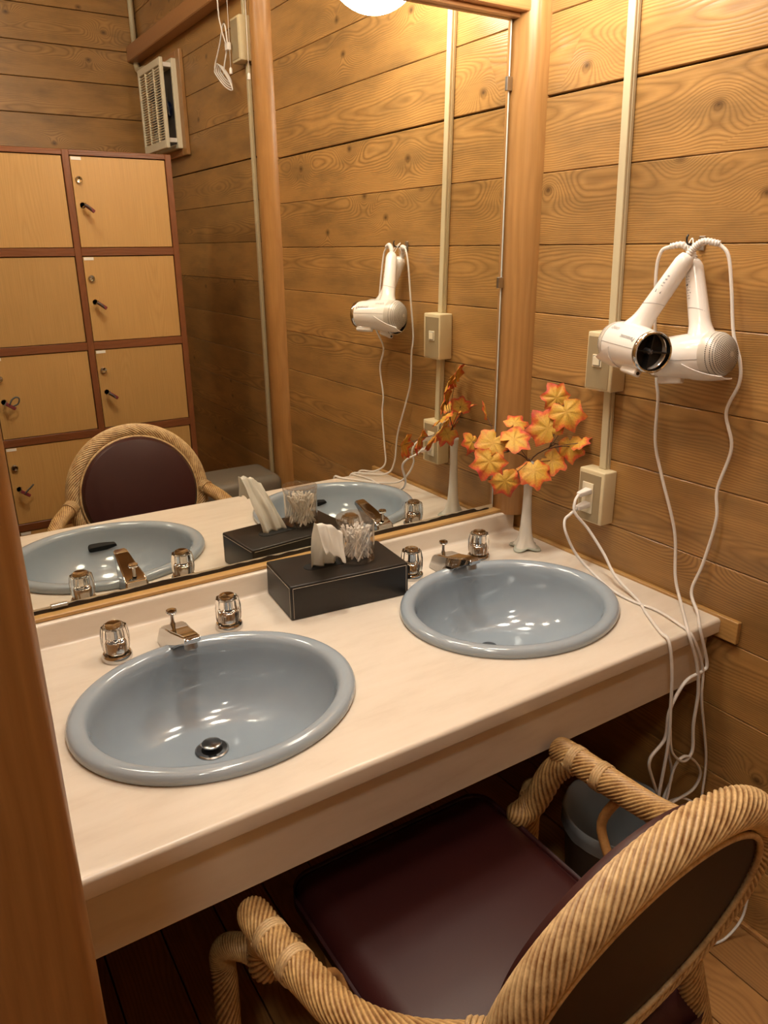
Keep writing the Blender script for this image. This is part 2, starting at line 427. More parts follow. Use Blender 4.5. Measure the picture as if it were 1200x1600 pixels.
# partition at the left end of the counter and the outer left wall
wl = struct('wall_left', box_me('wall_left', (-1.34, -.80, 0), (-1.312, .03, ZC)), 'slab', 'short plank partition closing the counter')
for a, b in zip(S1[:-1], S1[1:]):
    h = b - a - .0014
    obj('plank', box_me('plank', (-.40, 0, -h / 2), (.40, .02, h / 2), .0016), 'plank', wl, loc=(-1.292, -.40, (a + b) / 2), rot=(0, 0, PI / 2))
wo = struct('wall_outer', box_me('wall_outer', (XL - .05, YB, 0), (XL - .021, .06, ZC)), 'slab', 'plank wall of the entrance side')
for a, b in zip(S1[:-1], S1[1:]):
    h = b - a - .0014
    obj('plank', box_me('plank', (YB / 2, 0, -h / 2), (-YB / 2, .02, h / 2), .0016), 'plank', wo, loc=(XL, YB / 2, (a + b) / 2), rot=(0, 0, PI / 2))
# posts, beam, mouldings
def half_log(name, c, r, z0, z1, label, n=20):
    prof = []
    me = lathe_me(name, [(r, z0), (r, z1)], n)
    return struct(name, me, 'post', label, loc=(c[0], c[1], 0))
half_log('trim_1', (.004, .004), .060, .722, ZC, 'round corner post between mirror and plank wall')
half_log('trim_2', (.012, -1.402), .062, 0, ZC, 'half round wall post on the side wall, seen in the mirror')
struct('trim_3', box_me('trim_3', (-1.405, -.925, 0), (-1.2665, -.79, ZC), .022, 5, True), 'post', 'amber door post in the foreground')
struct('trim_4', box_me('trim_4', (-1.29, -.035, 1.8585), (-.03, .012, 2.06), .004, 2), 'beam', 'wide wooden beam above the mirror', )
struct('trim_5', box_me('trim_5', (-1.29, -.016, 1.8492), (-.045, .012, 1.8582), .002, 2), 'beam', 'thin moulding under the beam')
struct('trim_6', box_me('trim_6', (-.012, -.69, .6326), (-.0002, -.02, .6806), .0015, 1), 'strip_y', 'narrow wood batten beside the counter end')
struct('trim_7', box_me('trim_7', (-1.29, -.020, .7262), (-.02, .010, .7350), .0015, 1), 'strip', 'yellow wood ledge under the mirror')
struct('trim_8', box_me('trim_8', (-.06, YB, 2.275), (0, -.02, 2.345), .004, 1), 'beam', 'heavy batten high along the side wall')
struct('baseboard_right', box_me('baseboard_right', (-.010, YB, 0), (0, -.02, .012), .002, 1), 'floor', 'thin batten at the foot of the plank wall')

# ------------------------------------------------------------------ mirror
mi = thing('wall_mirror', 'large frameless wall mirror above the counter with corroded lower edge', 'mirror', (-.67, 0, .74))
obj('mirror_glass', box_me('mirror_glass', (-1.285, 0.0, .7466), (-.0655, .005, 1.8485)), 'mirror', mi, True)
obj('mirror_edge_strip', box_me('mirror_edge_strip', (-.0655, 0.0, .7466), (-.0615, .005, 1.8485)), 'glassedge', mi, True)
obj('mirror_edge_strip', box_me('mirror_edge_strip', (-1.285, 0.0, .7350), (-.0615, .005, .7466)), 'cream', mi, True)  # reflection of the backsplash top, put in as a cream strip
# ragged dark patch where the silvering has come off
vs = []; fs = []; n = 150
for i in range(n + 1):
    xx = -1.285 + (1.285 - .075) * i / n
    t = noise.noise(Vector((xx * 9, 0, 0))) * .6 + noise.noise(Vector((xx * 42, 3, 0))) * .4
    top = .7438 + .0075 * t + (-.0040 if xx > -.12 else 0)
    vs += [(xx, -.0012, .7345), (xx, -.0012, max(top, .7365))]
    if i: fs.append((2 * i - 2, 2 * i, 2 * i + 1, 2 * i - 1))
bm = bmesh.new(); me0 = mesh_from('t', vs, fs); bm.from_mesh(me0)
r_ = bmesh.ops.extrude_face_region(bm, geom=list(bm.faces)); bmesh.ops.translate(bm, verts=[v for v in r_['geom'] if isinstance(v, bmesh.types.BMVert)], vec=(0, .001, 0))
obj('corroded_edge', bm_mesh('corroded_edge', bm), 'corrode', mi, True, label='ragged black corroded strip')
for (x0, x1, z0, z1) in [(-.072, -.056, 1.711, 1.739), (-.075, -.060, 1.292, 1.317), (-1.155, -1.124, .741, .7485)]:
    obj('mirror_clip', box_me('mirror_clip', (x0, -.004, z0), (x1, .006, z1), .001), 'chrome_d', mi, True, label='small metal mirror clip')

# ------------------------------------------------------------------ counter
ZT = .675
B = [(-.9683, -.3740), (-.3305, -.3760)]; BA, BB = .237, .207
ct = thing('vanity_counter', 'cream laminate vanity counter with rounded front edge under the mirror', 'counter', (-.65, -.33, .5))
bm = bmesh.new()
def loop(pts):
    v = [bm.verts.new((p[0], p[1], ZT)) for p in pts]
    for i in range(len(v)): bm.edges.new((v[i], v[(i + 1) % len(v)]))
X0, X1 = -1.291, -.0125
loop([(X0, -.632), (X1, -.632), (X1, -.03), (X0, -.03)])
for (bx, by) in B: loop([(bx + BA * .93 * math.cos(2 * PI * k / 48), by + BB * .93 * math.sin(2 * PI * k / 48)) for k in range(48)])
bmesh.ops.triangle_fill(bm, use_beauty=True, edges=list(bm.edges))
r_ = bmesh.ops.extrude_face_region(bm, geom=list(bm.faces)); bmesh.ops.translate(bm, verts=[v for v in r_['geom'] if isinstance(v, bmesh.types.BMVert)], vec=(0, 0, -.03))
obj('worktop', bm_mesh('worktop', bm), 'laminate', ct, True)
def extr(name, prof, x0, x1, smooth=True):
    """closed (y,z) profile swept along x"""
    n = len(prof); vs = [(x0, *p) for p in prof] + [(x1, *p) for p in prof]
    fs = [(i, (i + 1) % n, n + (i + 1) % n, n + i) for i in range(n)] + [tuple(range(n))[::-1], tuple(range(n, 2 * n))]
    bm = bmesh.new(); m0 = mesh_from('t', vs, fs); bm.from_mesh(m0)
    return bm_mesh(name, bm, smooth, 30)
nose = [(-.632, ZT)]
for k in range(9):
    a = PI / 2 + PI / 2 * k / 8; nose.append((-.6445 + .0075 * math.cos(a), ZT - .0075 + .0075 * math.sin(a)))
for k in range(5):
    a = PI + PI / 2 * k / 4; nose.append((-.647 + .005 * math.cos(a), ZT - .028 + .005 * math.sin(a)))
nose += [(-.632, ZT - .033)]
obj('front_edge', extr('front_edge', nose, X0, X1), 'laminate', ct, True)
sp = [(0.008, ZT - .01), (0.008, .7255), (-.024, .7255)]
for k in range(5):
    a = PI / 2 + PI / 2 * k / 4; sp.append((-.024 + .006 * math.cos(a), .7195 + .006 * math.sin(a)))
for k in range(7):
    a = PI / 2 * k / 6; sp.append((-.037 + .007 * math.cos(a), ZT + .007 - .007 * math.sin(a)))
sp += [(-.037, ZT - .01)]
obj('backsplash', extr('backsplash', sp, X0, X1), 'laminate', ct, True)
obj('apron', box_me('apron', (X0, -.6290, .5255), (-.030, -.610, ZT - .031), .002), 'laminate', ct, True)
obj('apron_return', box_me('apron_return', (-.0305, -.6285, .5255), (-.0125, -.06, ZT - .031), .001), 'laminate', ct, True)

# ------------------------------------------------------------------ basins
def basin_me():
    prof = [(.992, ZT + .0005), (1.003, ZT + .0045), (1.003, ZT + .0095), (.994, ZT + .0145), (.978, ZT + .0178), (.955, ZT + .0192), (.925, ZT + .0192), (.896, ZT + .0178), (.876, ZT + .0140), (.863, ZT + .0070)]
    prof = [(s, z, 0) for s, z in prof]
    D = .132
    for i in range(1, 25):
        t = i / 24; a = t * PI / 2
        s = .855 * (math.cos(a) ** .62 if t < 1 else 0); z = ZT - .002 - D * (math.sin(a) ** 1.05)
        prof.append((s, z, .058 * t ** 1.3))
    n = 72; vs = []; fs = []
    for (s, z, sh) in prof:
        for k in range(n):
            t = 2 * PI * k / n; vs.append((BA * s * math.cos(t), BB * s * math.sin(t) + sh, z))
    for i in range(len(prof) - 1):
        for k in range(n):
            k2 = (k + 1) % n; fs.append((i * n + k, i * n + k2, (i + 1) * n + k2, (i + 1) * n + k))
    bm = bmesh.new(); m0 = mesh_from('t', vs, fs); bm.from_mesh(m0); bmesh.ops.remove_doubles(bm, verts=bm.verts, dist=2e-5)
    me = bm_mesh('bowl', bm, True)
    return me
ZD = ZT - .002 - .132
def capsule_me(name, w, h, d, n=10):
    pts = []
    for k in range(n + 1): a = -PI / 2 + PI * k / n; pts.append((w / 2 - h / 2 + h / 2 * math.cos(a), h / 2 * math.sin(a)))
    for k in range(n + 1): a = PI / 2 + PI * k / n; pts.append((-w / 2 + h / 2 + h / 2 * math.cos(a), h / 2 * math.sin(a)))
    m_ = len(pts); vs = [(p[0], -d / 2, p[1]) for p in pts] + [(p[0], d / 2, p[1]) for p in pts]
    fs = [(i, (i + 1) % m_, m_ + (i + 1) % m_, m_ + i) for i in range(m_)] + [tuple(range(m_)), tuple(range(m_, 2 * m_))[::-1]]
    bm = bmesh.new(); m0 = mesh_from('t', vs, fs); bm.from_mesh(m0); return bm_mesh(name, bm)
bs = thing('wash_basin', 'oval blue grey ceramic basin with visible drain, nearer the door post', 'basin', (*B[0], 0), group='oval basins in the counter')
bm_ = obj('bowl', basin_me(), 'basin', bs)
obj('overflow_slot', capsule_me('overflow_slot', .072, .0145, .022), 'dark', bs, loc=(.022, -.1690, .6435), rot=(math.radians(-20), 0, 0))
dr = obj('drain_ring', lathe_me('drain_ring', [(.012, 0), (.0285, 0), (.030, .0012), (.027, .003), (.019, .001), (.016, -.004)], 32, capends=False), 'steel', bs, loc=(0, .058, ZD + .0008))
obj('drain_hole', lathe_me('drain_hole', [(.020, 0), (.020, .0006)], 28), 'dark', dr)
obj('stopper', lathe_me('stopper', [(.006, 0), (.006, .008), (.0165, .010), (.018, .012), (.0175, .0142), (.0150, .0152), (.0001, .0155)], 28), 'steel', dr)
dup(bs, (*B[1], 0), label='oval blue grey ceramic basin beside the plank wall, behind the hanging cords')

# ------------------------------------------------------------------ taps
def make_tap():
    t = thing('tap_handle', 'clear fluted acrylic tap handle', 'tap handle', group='acrylic tap handles')
    obj('base_ring', lathe_me('base_ring', [(.0225, 0), (.0232, .002), (.0232, .0075), (.021, .0105), (.014, .0115)], 32), 'chrome', t)
    fl_ = lambda a: 1 - .085 * abs(math.sin(4.5 * a)) ** 1.2
    obj('knob', lathe_me('knob', [(.0185, .012), (.0212, .016), (.0222, .026), (.0222, .040), (.0205, .050), (.0195, .0535), (.0145, .0545), (.0145, .0505), (.0001, .0500)], 72, flute=fl_), 'acrylic', t)
    obj('core', lathe_me('core', [(.0125, .0135), (.0130, .028), (.0105, .032), (.006, .035), (.006, .0485), (.0001, .0487)], 24), 'chrome', t)
    t.scale = (1.17, 1.17, 1.22)
    obj('cap', lathe_me('cap', [(.0140, .0512), (.0145, .0550), (.0125, .0580), (.0090, .0570), (.0001, .0562)], 28), 'chrome', t)
    return t
tp = make_tap(); tp.location = (-1.0725, -.138, ZT + .0003); tp['label'] = 'clear fluted tap handle closest to the door post'
dup(tp, (-.8545, -.138, ZT + .0003), (0, 0, .3), 'clear fluted tap handle between the drain basin and the tissue box')
dup(tp, (-.4150, -.138, ZT + .0003), (0, 0, .7), 'clear fluted tap handle half hidden behind the tissue box')
dup(tp, (-.2190, -.138, ZT + .0003), (0, 0, 1.1), 'clear fluted tap handle next to the glass vase')
def make_spout():
    t = thing('basin_spout', 'chrome wedge spout', 'faucet', group='chrome spouts')
    # (y, z, half width) side outline, y towards the front is negative
    top = [(.030, .004, .027), (.026, .030, .0245), (.006, .0385, .0235), (-.030, .0445, .0205), (-.066, .0545, .0175), (-.090, .0605, .0155), (-.0955, .0585, .0150)]
    botm = [(.030, .0, .0275), (.010, .0, .0272), (-.030, .0, .0255), (-.040, .016, .0215), (-.066, .034, .0165), (-.088, .0455, .0140), (-.0950, .0480, .0140)]
    vs = []; fs = []
    for (a, b) in zip(top, botm):
        for s in (-1, 1): vs.append((s * a[2] * .80, a[0], a[1]))
        for s in (-1, 1): vs.append((s * b[2], b[0], b[1]))
    for i in range(len(top) - 1):
        q = 4 * i; p = q + 4
        fs += [(q, q + 1, p + 1, p), (q + 2, p + 2, p + 3, q + 3), (q, p, p + 2, q + 2), (q + 1, q + 3, p + 3, p + 1)]
    e = 4 * (len(top) - 1); fs += [(0, 2, 3, 1), (e, e + 1, e + 3, e + 2)]
    bm = bmesh.new(); m0 = mesh_from('t', vs, fs); bm.from_mesh(m0)
    bmesh.ops.recalc_face_normals(bm, faces=bm.faces)
    bmesh.ops.bevel(bm, geom=[ed for ed in bm.edges if ed.calc_face_angle(0) > .5], offset=.0025, segments=3, affect='EDGES')
    obj('spout', bm_mesh('spout', bm, True, 40), 'chrome', t)
    t.scale = (1.15, 1.10, 1.04)
    ae = lathe_me('aerator', [(.0085, -.012), (.0105, -.010), (.0105, .004)], 20)
    obj('aerator', ae, 'chrome_d', t, loc=(0, -.080, .043), rot=(math.radians(-14), 0, 0))
    rd = obj('lift_rod', lathe_me('lift_rod', [(.0045, 0), (.0030, .006), (.0030, .020)], 16), 'chrome', t, loc=(0, .014, .036))
    obj('rod_knob', lathe_me('rod_knob', [(.0030, .018), (.0085, .0215), (.0095, .0245), (.0085, .0275), (.0001, .0285)], 24), 'chrome', rd)
    return t
st = make_spout(); st.location = (-.9640, -.148, ZT); st['label'] = 'chrome wedge spout over the basin with the visible drain'
dup(st, (-.3215, -.148, ZT), label='chrome wedge spout over the basin near the vase')

# ------------------------------------------------------------------ tissue box, tissue, swab jar
tb = thing('tissue_box_cover', 'dark brown leather tissue box cover with pale stitching on the counter', 'tissue box', (-.5990, -.1235, ZT), (0, 0, math.radians(-5.5)))
HX, HY, HZ = .1340, .0745, .0755
obj('box_body', box_me('box_body', (-HX, -HY, 0), (HX, HY, HZ), .0035, 3, True), 'leather', tb)
seg_ = []
def stitch(a, b): seg_.append(tube_me('s', [a, b], .00045, 4, cap=False))
e = .0002; i_ = .0055
stitch((-HX + i_, -HY - e, HZ - i_), (HX - i_, -HY - e, HZ - i_)); stitch((-HX + i_, -HY - e, .004), (-HX + i_, -HY - e, HZ - i_)); stitch((HX - i_, -HY - e, .004), (HX - i_, -HY - e, HZ - i_))
stitch((-HX - e, -HY + i_, .004), (-HX - e, -HY + i_, HZ - i_)); stitch((-HX - e, -HY + i_, HZ - i_), (-HX - e, HY - i_, HZ - i_))
stitch((-HX + i_, HY + e, HZ - i_), (HX - i_, HY + e, HZ - i_)); stitch((HX + e, -HY + i_, HZ - i_), (HX + e, HY - i_, HZ - i_))
obj('stitching', join_me('stitching', seg_), 'stitch', tb, label='pale stitch lines along the edges')
obj('slot', xf(capsule_me('slot', .150, .034, .0012), Matrix.Rotation(PI / 2, 4, 'X')), 'dark', tb, loc=(0, 0, HZ + .0002))
# pulled tissue: pleated column that leans towards the room and opens at the top
def tissue_me():
    base = Vector((-.630, -.124, .7515)); vs = []; fs = []; nu = 56; rows = 44
    for j in range(rows + 1):
        t = j / rows * 1.55                               # 0 slot .. 1 ridge .. 1.55 hanging flap
        up = t if t <= 1 else 1 - (t - 1) * .80
        lean = -.070 * min(t, 1) ** 1.2
        rd = max(0., 1 - abs(t - 1) / .10)
        y0 = lean - (0 if t <= 1 else .010 + .034 * (t - 1)) - .0 * rd
        hw = .0300 * (1 - min(t, 1)) + .0270 * min(t, 1) - (0 if t <= 1 else .012 * (t - 1))
        for i in range(nu + 1):
            s = i / nu * 2 - 1
            pl_ = (1 - .55 * min(t, 1))
            yy = y0 + (.0050 * math.sin(6.5 * s + 1.2 * t) + .0012 * math.sin(15 * s - 2 * t)) * pl_ ** 2 + .009 * noise.noise(Vector((s * 1.7, t * 2.2, 4.)))
            zz = .131 * up - .012 * rd * rd * 0 + .006 * noise.noise(Vector((s * 2, 7., t))) * min(t, 1)
            zz -= (.013 * (s + 1) * min(t, 1)) + .010 * max(0, abs(s) - .6) * min(t, 1)
            xx = -.026 * min(t, 1) + hw * s + .002 * noise.noise(Vector((s * 3, t * 3, 1.)))
            vs.append(base + Vector((xx, yy - .1 * hw * s, zz)))
    for j in range(rows):
        for i in range(nu):
            q = j * (nu + 1) + i; fs.append((q, q + 1, q + nu + 2, q + nu + 1))
    bm = bmesh.new(); m0 = mesh_from('t', vs, fs); bm.from_mesh(m0); bmesh.ops.solidify(bm, geom=list(bm.faces), thickness=.0004)
    return bm_mesh('tissue', bm, True)
ti = obj('tissue', tissue_me(), 'paper'); tag(ti, 'crumpled white tissue pulled up out of the leather box', 'tissue')
JX, JY, JZ = -.5555, -.1320, ZT + HZ + .0006
jr = thing('swab_jar', 'clear round plastic jar of cotton swabs standing on the tissue box', 'jar', (JX, JY, JZ))
obj('jar_body', lathe_me('jar_body', [(.0001, 0), (.0385, 0), (.0400, .002), (.0402, .084), (.0390, .084), (.0388, .003), (.0001, .0016)], 48), 'jar', jr)
obj('jar_lid', lathe_me('jar_lid', [(.0412, .082), (.0418, .083), (.0418, .0965), (.0405, .0985), (.0385, .0985), (.0375, .0955), (.0001, .0955)], 48, capends=False), 'jar', jr)
def swab_me():
    L = .0700
    return join_me('cotton_swab', [lathe_me('s', [(.0012, -L / 2), (.0012, L / 2)], 6)] +
        [lathe_me('t', [(.0009, s * (L / 2 - .012)), (.0021, s * (L / 2 - .009)), (.0024, s * (L / 2 - .004)), (.0017, s * (L / 2 - .0006)), (.0001, s * L / 2)], 8) for s in (-1, 1)])
sw = swab_me()
for i in range(84):
    for tr in range(400):
        sgn = 1 if i % 5 < 3 else -1
        d = Vector((sgn * -.42 + random.gauss(0, .14), random.gauss(-.10, .20), .84)).normalized()
        p0 = Vector((random.uniform(-.035, .035), random.uniform(-.035, .035), random.uniform(.004, .020)))
        p1 = p0 + d * .070
        if p0.xy.length < .0355 and p1.xy.length < .0355 and p1.z < .079: break
    o = obj('cotton_swab', sw, 'cotton', loc=Vector((JX, JY, JZ)) + p0 + d * .035); o.rotation_euler = d.to_track_quat('Z', 'Y').to_euler()
    tag(o, 'white cotton swab inside the clear round jar', 'cotton swab', 'cotton swabs in the jar')

# ------------------------------------------------------------------ vase and maple sprays
VX, VY = -.0790, -.1480
va = thing('bud_vase', 'slim milky glass bud vase with a flared square foot in the counter corner', 'vase', (VX, VY, ZT))
def vase_me(name, prof, n=64, sq=0):
    vs = []; fs = []
    for (r, z, q, lift) in prof:
        for k in range(n):
            t = 2 * PI * k / n + .35
            c4 = abs(math.cos(2 * (t - .35))) ** 1.6
            rr = r * (1 + q * (c4 - .5)); vs.append((rr * math.cos(t), rr * math.sin(t), z - lift * c4))
    for i in range(len(prof) - 1):
        for k in range(n): k2 = (k + 1) % n; fs.append((i * n + k, i * n + k2, (i + 1) * n + k2, (i + 1) * n + k))
    return mesh_from(name, vs, fs, True)
obj('body', vase_me('body', [(.0290, .0075, .34, .003), (.0245, .0135, .30, .001), (.0200, .0220, .20, 0), (.0165, .036, .10, 0), (.0138, .060, .03, 0), (.0118, .095, 0, 0), (.0104, .140, 0, 0), (.0106, .185, 0, 0), (.0118, .212, 0, 0), (.0126, .221, 0, 0), (.0114, .221, 0, 0), (.0092, .190, 0, 0), (.0085, .120, 0, 0)]), 'milk', va)
obj('foot', vase_me('foot', [(.0001, .006, 0, 0), (.020, .003, .3, .001), (.032, .0055, .42, .005), (.0350, .0075, .46, .006), (.0335, .0095, .44, .005), (.0290, .0095, .36, .003), (.0001, .0090, 0, 0)]), 'vfoot', va)
OUT = [(0, 1.0), (10, .87), (22, .74), (34, .72), (46, .86), (56, .97), (68, .82), (82, .70), (96, .76), (108, .87), (120, .75), (138, .66), (154, .64), (168, .52), (180, .24)]
OUT = OUT + [(-a, r) for a, r in reversed(OUT[1:-1])]
def leaf_me(size, curl, seed):
    rnd = random.Random(seed); vs = [(0, 0, 0)]; ed = [0.]; ve = [.6]; fs = []; n = len(OUT)
    rings_ = (.3, .55, .8, 1.0)
    jit = [rnd.uniform(.92, 1.08) for _ in range(n)]
    for f in rings_:
        for q, (a, r) in enumerate(OUT):
            t = math.radians(a); R_ = size * r * f * jit[q] if f > .9 else size * f * (r * .75 + .18)
            x_, y_ = R_ * math.sin(t), R_ * math.cos(t)
            rr = R_ / size
            z_ = -curl * size * rr * rr + .07 * size * math.sin(a * .12 + seed) * rr + .05 * size * rnd.uniform(-1, 1) * f
            vs.append((x_, y_, z_)); ed.append(max(0., (f - .38) * 1.25 + .12 * math.cos(t)))
            ve.append(1.0 if a in (0, 56, -56, 108, -108) else 0.)
    for q in range(n):
        q2 = (q + 1) % n; fs.append((0, 1 + q2, 1 + q))
        for k in range(len(rings_) - 1):
            b0 = 1 + k * n; b1 = b0 + n; fs.append((b0 + q, b0 + q2, b1 + q2, b1 + q))
    me = mesh_from('leaf', vs, fs, True)
    for nm, dat in (('edge', ed), ('vein', ve)):
        at = me.attributes.new(nm, 'FLOAT', 'POINT'); at.data.foreach_set('value', dat)
    return me
# (position, size, normal, tip direction)
LV = [((-.177, -.05, .941), .026, (.2, -.9, .3), (-.5, -.1, -.8)), ((-.136, -.05, 1.007), .024, (.7, -.6, .2), (.1, .1, 1)), ((-.087, -.10, .986), .026, (-.3, -.5, .8), (.6, .1, .6)),
      ((-.155, -.10, .945), .037, (-.5, -.7, .5), (-.4, .0, -.5)), ((-.125, -.14, .958), .036, (-.4, -.4, .8), (.7, -.3, .2)), ((-.197, -.14, .915), .036, (-.6, -.75, .3), (-.3, .1, -.8)),
      ((-.205, -.205, .885), .031, (-.5, -.8, .1), (.3, -.2, -.9)), ((-.112, -.20, .894), .036, (-.4, -.6, .6), (-.2, -.5, -.8)), ((-.058, -.20, .910), .031, (-.5, -.6, .6), (.6, -.4, -.5)),
      ((-.076, -.20, .990), .041, (-.6, -.75, .25), (-.5, .5, .8)), ((-.047, -.225, 1.028), .037, (-.6, -.7, .35), (.3, -.3, -.9)), ((-.046, -.19, 1.055), .030, (-.5, -.8, .2), (-.4, .2, .9)),
      ((-.030, -.228, .945), .032, (-.9, -.2, .2), (.1, -.2, -.95)), ((-.022, -.25, .958), .022, (-.5, .2, .8), (.3, -.8, -.4))]
VT = Vector((VX, VY, ZT + .219))
def leaf_obj(i, parent):
    p, s, nrm, tip = LV[i]; z_ = Vector(nrm).normalized(); y_ = Vector(tip); y_ = (y_ - z_ * y_.dot(z_)).normalized(); x_ = y_.cross(z_)
    p = Vector(p)
    me = leaf_me(s * 1.36, random.uniform(.10, .35), i)
    xf(me, Matrix((x_, y_, z_)).transposed().to_4x4()); 
    o = obj('leaf', me, 'leaf', parent, True, loc=p)
    return p
def spray(label, ids, mid, name='maple_spray'):
    t = thing(name, label, 'artificial branch', VT, group='autumn maple sprays in the vase')
    tubes = [tube_me('s', smooth_path([VT - Vector((0, 0, .12)), VT, Vector(mid)], 10), .0014, 6)]
    for i in ids:
        p = leaf_obj(i, t)
        q = Vector(mid)
        tubes.append(tube_me('s', smooth_path([VT.lerp(q, .75), q.lerp(p, .4) + Vector((0, 0, -.004)), p - Vector(LV[i][2]).normalized() * .002], 8), .0009, 5))
    obj('stem', join_me('stem', tubes), 'twig', t, True)
spray('orange and yellow maple spray leaning over the mirror edge', [0, 1, 2, 3, 5], (-.130, -.105, .930))
spray('yellow maple spray drooping low in front of the vase mouth', [4, 6, 7, 8], (-.110, -.180, .915))
spray('tall red edged maple spray reaching towards the switch box', [9, 10, 11, 12, 13], (-.055, -.205, .950))

# ------------------------------------------------------------------ switch box, outlet box, raceways
def wall_box(name, label, cat, y0, y1, z0, z1, d):
    t = thing(name, label, cat, (0, (y0 + y1) / 2, z0))
    obj('box_body', box_me('box_body', (-d, y0, z0), (.0, y1, z1), .0035, 3, True), 'ivory', t, True)
    obj('face_plate', box_me('face_plate', (-d - .0010, y0 + .0085, z0 + .004), (-d + .001, y1 - .004, z1 - .009), .0006), 'taupe', t, True)
    return t
s1 = wall_box('switch_box', 'beige surface box with a single rocker switch beside the hair dryers', 'light switch', -.3446, -.2695, 1.0885, 1.2123, .0442)
sf = obj('switch_frame', box_me('switch_frame', (-.0478, -.3155, 1.1395), (-.045, -.2905, 1.1655), .0006), 'ivory_l', s1, True)
obj('rocker', box_me('rocker', (-.0500, -.3115, 1.1430), (-.0470, -.2940, 1.1620), .0012, 2), 'ivory_l', sf, True)
obj('rocker_gap', box_me('rocker_gap', (-.0482, -.3128, 1.1418), (-.0470, -.2927, 1.1632)), 'greyprint', sf, True)
s2 = wall_box('outlet_box', 'beige surface box with a double power outlet just above the counter', 'power outlet', -.3479, -.2732, .7851, .9091, .0412)
ob = obj('receptacle', box_me('receptacle', (-.0448, -.3205, .8075), (-.042, -.2885, .8790), .0008), 'ivory_l', s2, True)
for z in (.858, .826): obj('pin_slots', box_me('pin_slots', (-.0450, -.3110, z - .006), (-.0447, -.3085, z + .002)), 'dark', ob, True)
def raceway(label, y, z0, z1, w=.021, d=.016, yt=None, name='cable_raceway'):
    t = thing(name, label, 'raceway', (0, y, z0)); yt = y if yt is None else yt
    me = box_me('channel', (-d * .55, -w / 2, z0), (-.0002, w / 2, z1), .001)
    me2 = box_me('cover', (-d, -w / 2 + .0012, z0), (-d * .5, w / 2 - .0012, z1), .0018, 2)
    for m_ in (me, me2):
        for v in m_.vertices: v.co.y += y + (yt - y) * (v.co.z - z0) / (z1 - z0)
    obj('channel', me, 'conduit', t, True); obj('cover', me2, 'conduit', t, True)
raceway('beige cable raceway running up the plank wall above the switch box', -.3080, 1.2125, 2.274, yt=-.2735)
raceway('short beige cable raceway between switch box and outlet box', -.3165, .9093, 1.0883, yt=-.3110)
t = thing('cable_raceway', 'thin grey cable raceway beside the wall post, seen in the mirror', 'raceway', (0, -1.545, 0))
obj('channel', box_me('channel', (-.013, -1.555, .02), (-.0002, -1.535, 2.04), .002), 'conduit', t, True)
obj('channel', box_me('channel', (-.013, -1.562, 2.19), (-.0002, -1.542, 2.274), .002), 'conduit', t, True)
# junction box with pull cords further along the side wall
jb = thing('junction_box', 'beige junction box high on the side wall, seen in the mirror', 'junction box', (0, -1.55, 2.04))
obj('box_body', box_me('box_body', (-.045, -1.602, 2.042), (0, -1.515, 2.188), .004, 2, True), 'ivory', jb, True)
obj('cover_plate', box_me('cover_plate', (-.0465, -1.595, 2.050), (-.0445, -1.530, 2.180), .001), 'taupe', jb, True)
def pull_cord(label, x, y, z):
    t = thing('pull_cord', label, 'pull cord', (x, y, z), group='white pull cords by the wall post')
    obj('string', tube_me('string', smooth_path([(0, 0, .012), (.002, .006, ZC / 2 - z / 2), (0, 0.012, ZC - z)], 8), .0011, 6), 'white_r', t)
    obj('bob', lathe_me('bob', [(.0055, 0), (.0060, .001), (.0058, .016), (.0035, .021), (.0001, .0215)], 16), 'white', t)
pull_cord('white pull cord whose bob hangs in front of the wall post', -.075, -1.385, 1.953)
pull_cord('white pull cord whose bob hangs below the junction box', -.070, -1.560, 2.000)
cc = thing('coiled_cable', 'bundle of white cable hanging beside the junction box', 'cable', (-.06, -1.64, 2.0))
mes = []
for i in range(4):
    k_ = 1 - .13 * i; o_ = .004 * (i - 1.5)
    ring_ = [(-.735 - 1, .040), (-.700 - 1, .060), (-.630 - 1, .016), (-.575 - 1, -.032), (-.572 - 1, -.050), (-.640 - 1, -.026), (-.712 - 1, .020), (-.735 - 1, .040)]
    mes.append(tube_me('c', smooth_path([(-.06 + o_, -1.655 + (y_ + 1.655) * k_, 2.004 + z_ * k_ + o_) for y_, z_ in ring_], 30), .0025, 6))
obj('coil', join_me('coil', mes), 'white_r', cc, True)
obj('cable', tube_me('cable', smooth_path([(-.05, -1.66, ZC), (-.055, -1.68, 2.28), (-.06, -1.650, 2.17), (-.055, -1.625, 2.10), (-.06, -1.640, 2.05), (-.06, -1.660, 2.015)], 30), .0030, 6), 'white_r', cc, True)
obj('cable', tube_me('cable', smooth_path([(-.06, -1.735, 2.040), (-.058, -1.745, 2.06), (-.055, -1.690, 2.12), (-.055, -1.645, 2.175), (-.058, -1.615, 2.165), (-.06, -1.600, 2.11)], 30), .0030, 6), 'white_r', cc, True)
obj('tie', box_me('tie', (-.066, -1.615, 2.085), (-.052, -1.585, 2.110), .002), 'white', cc, True)

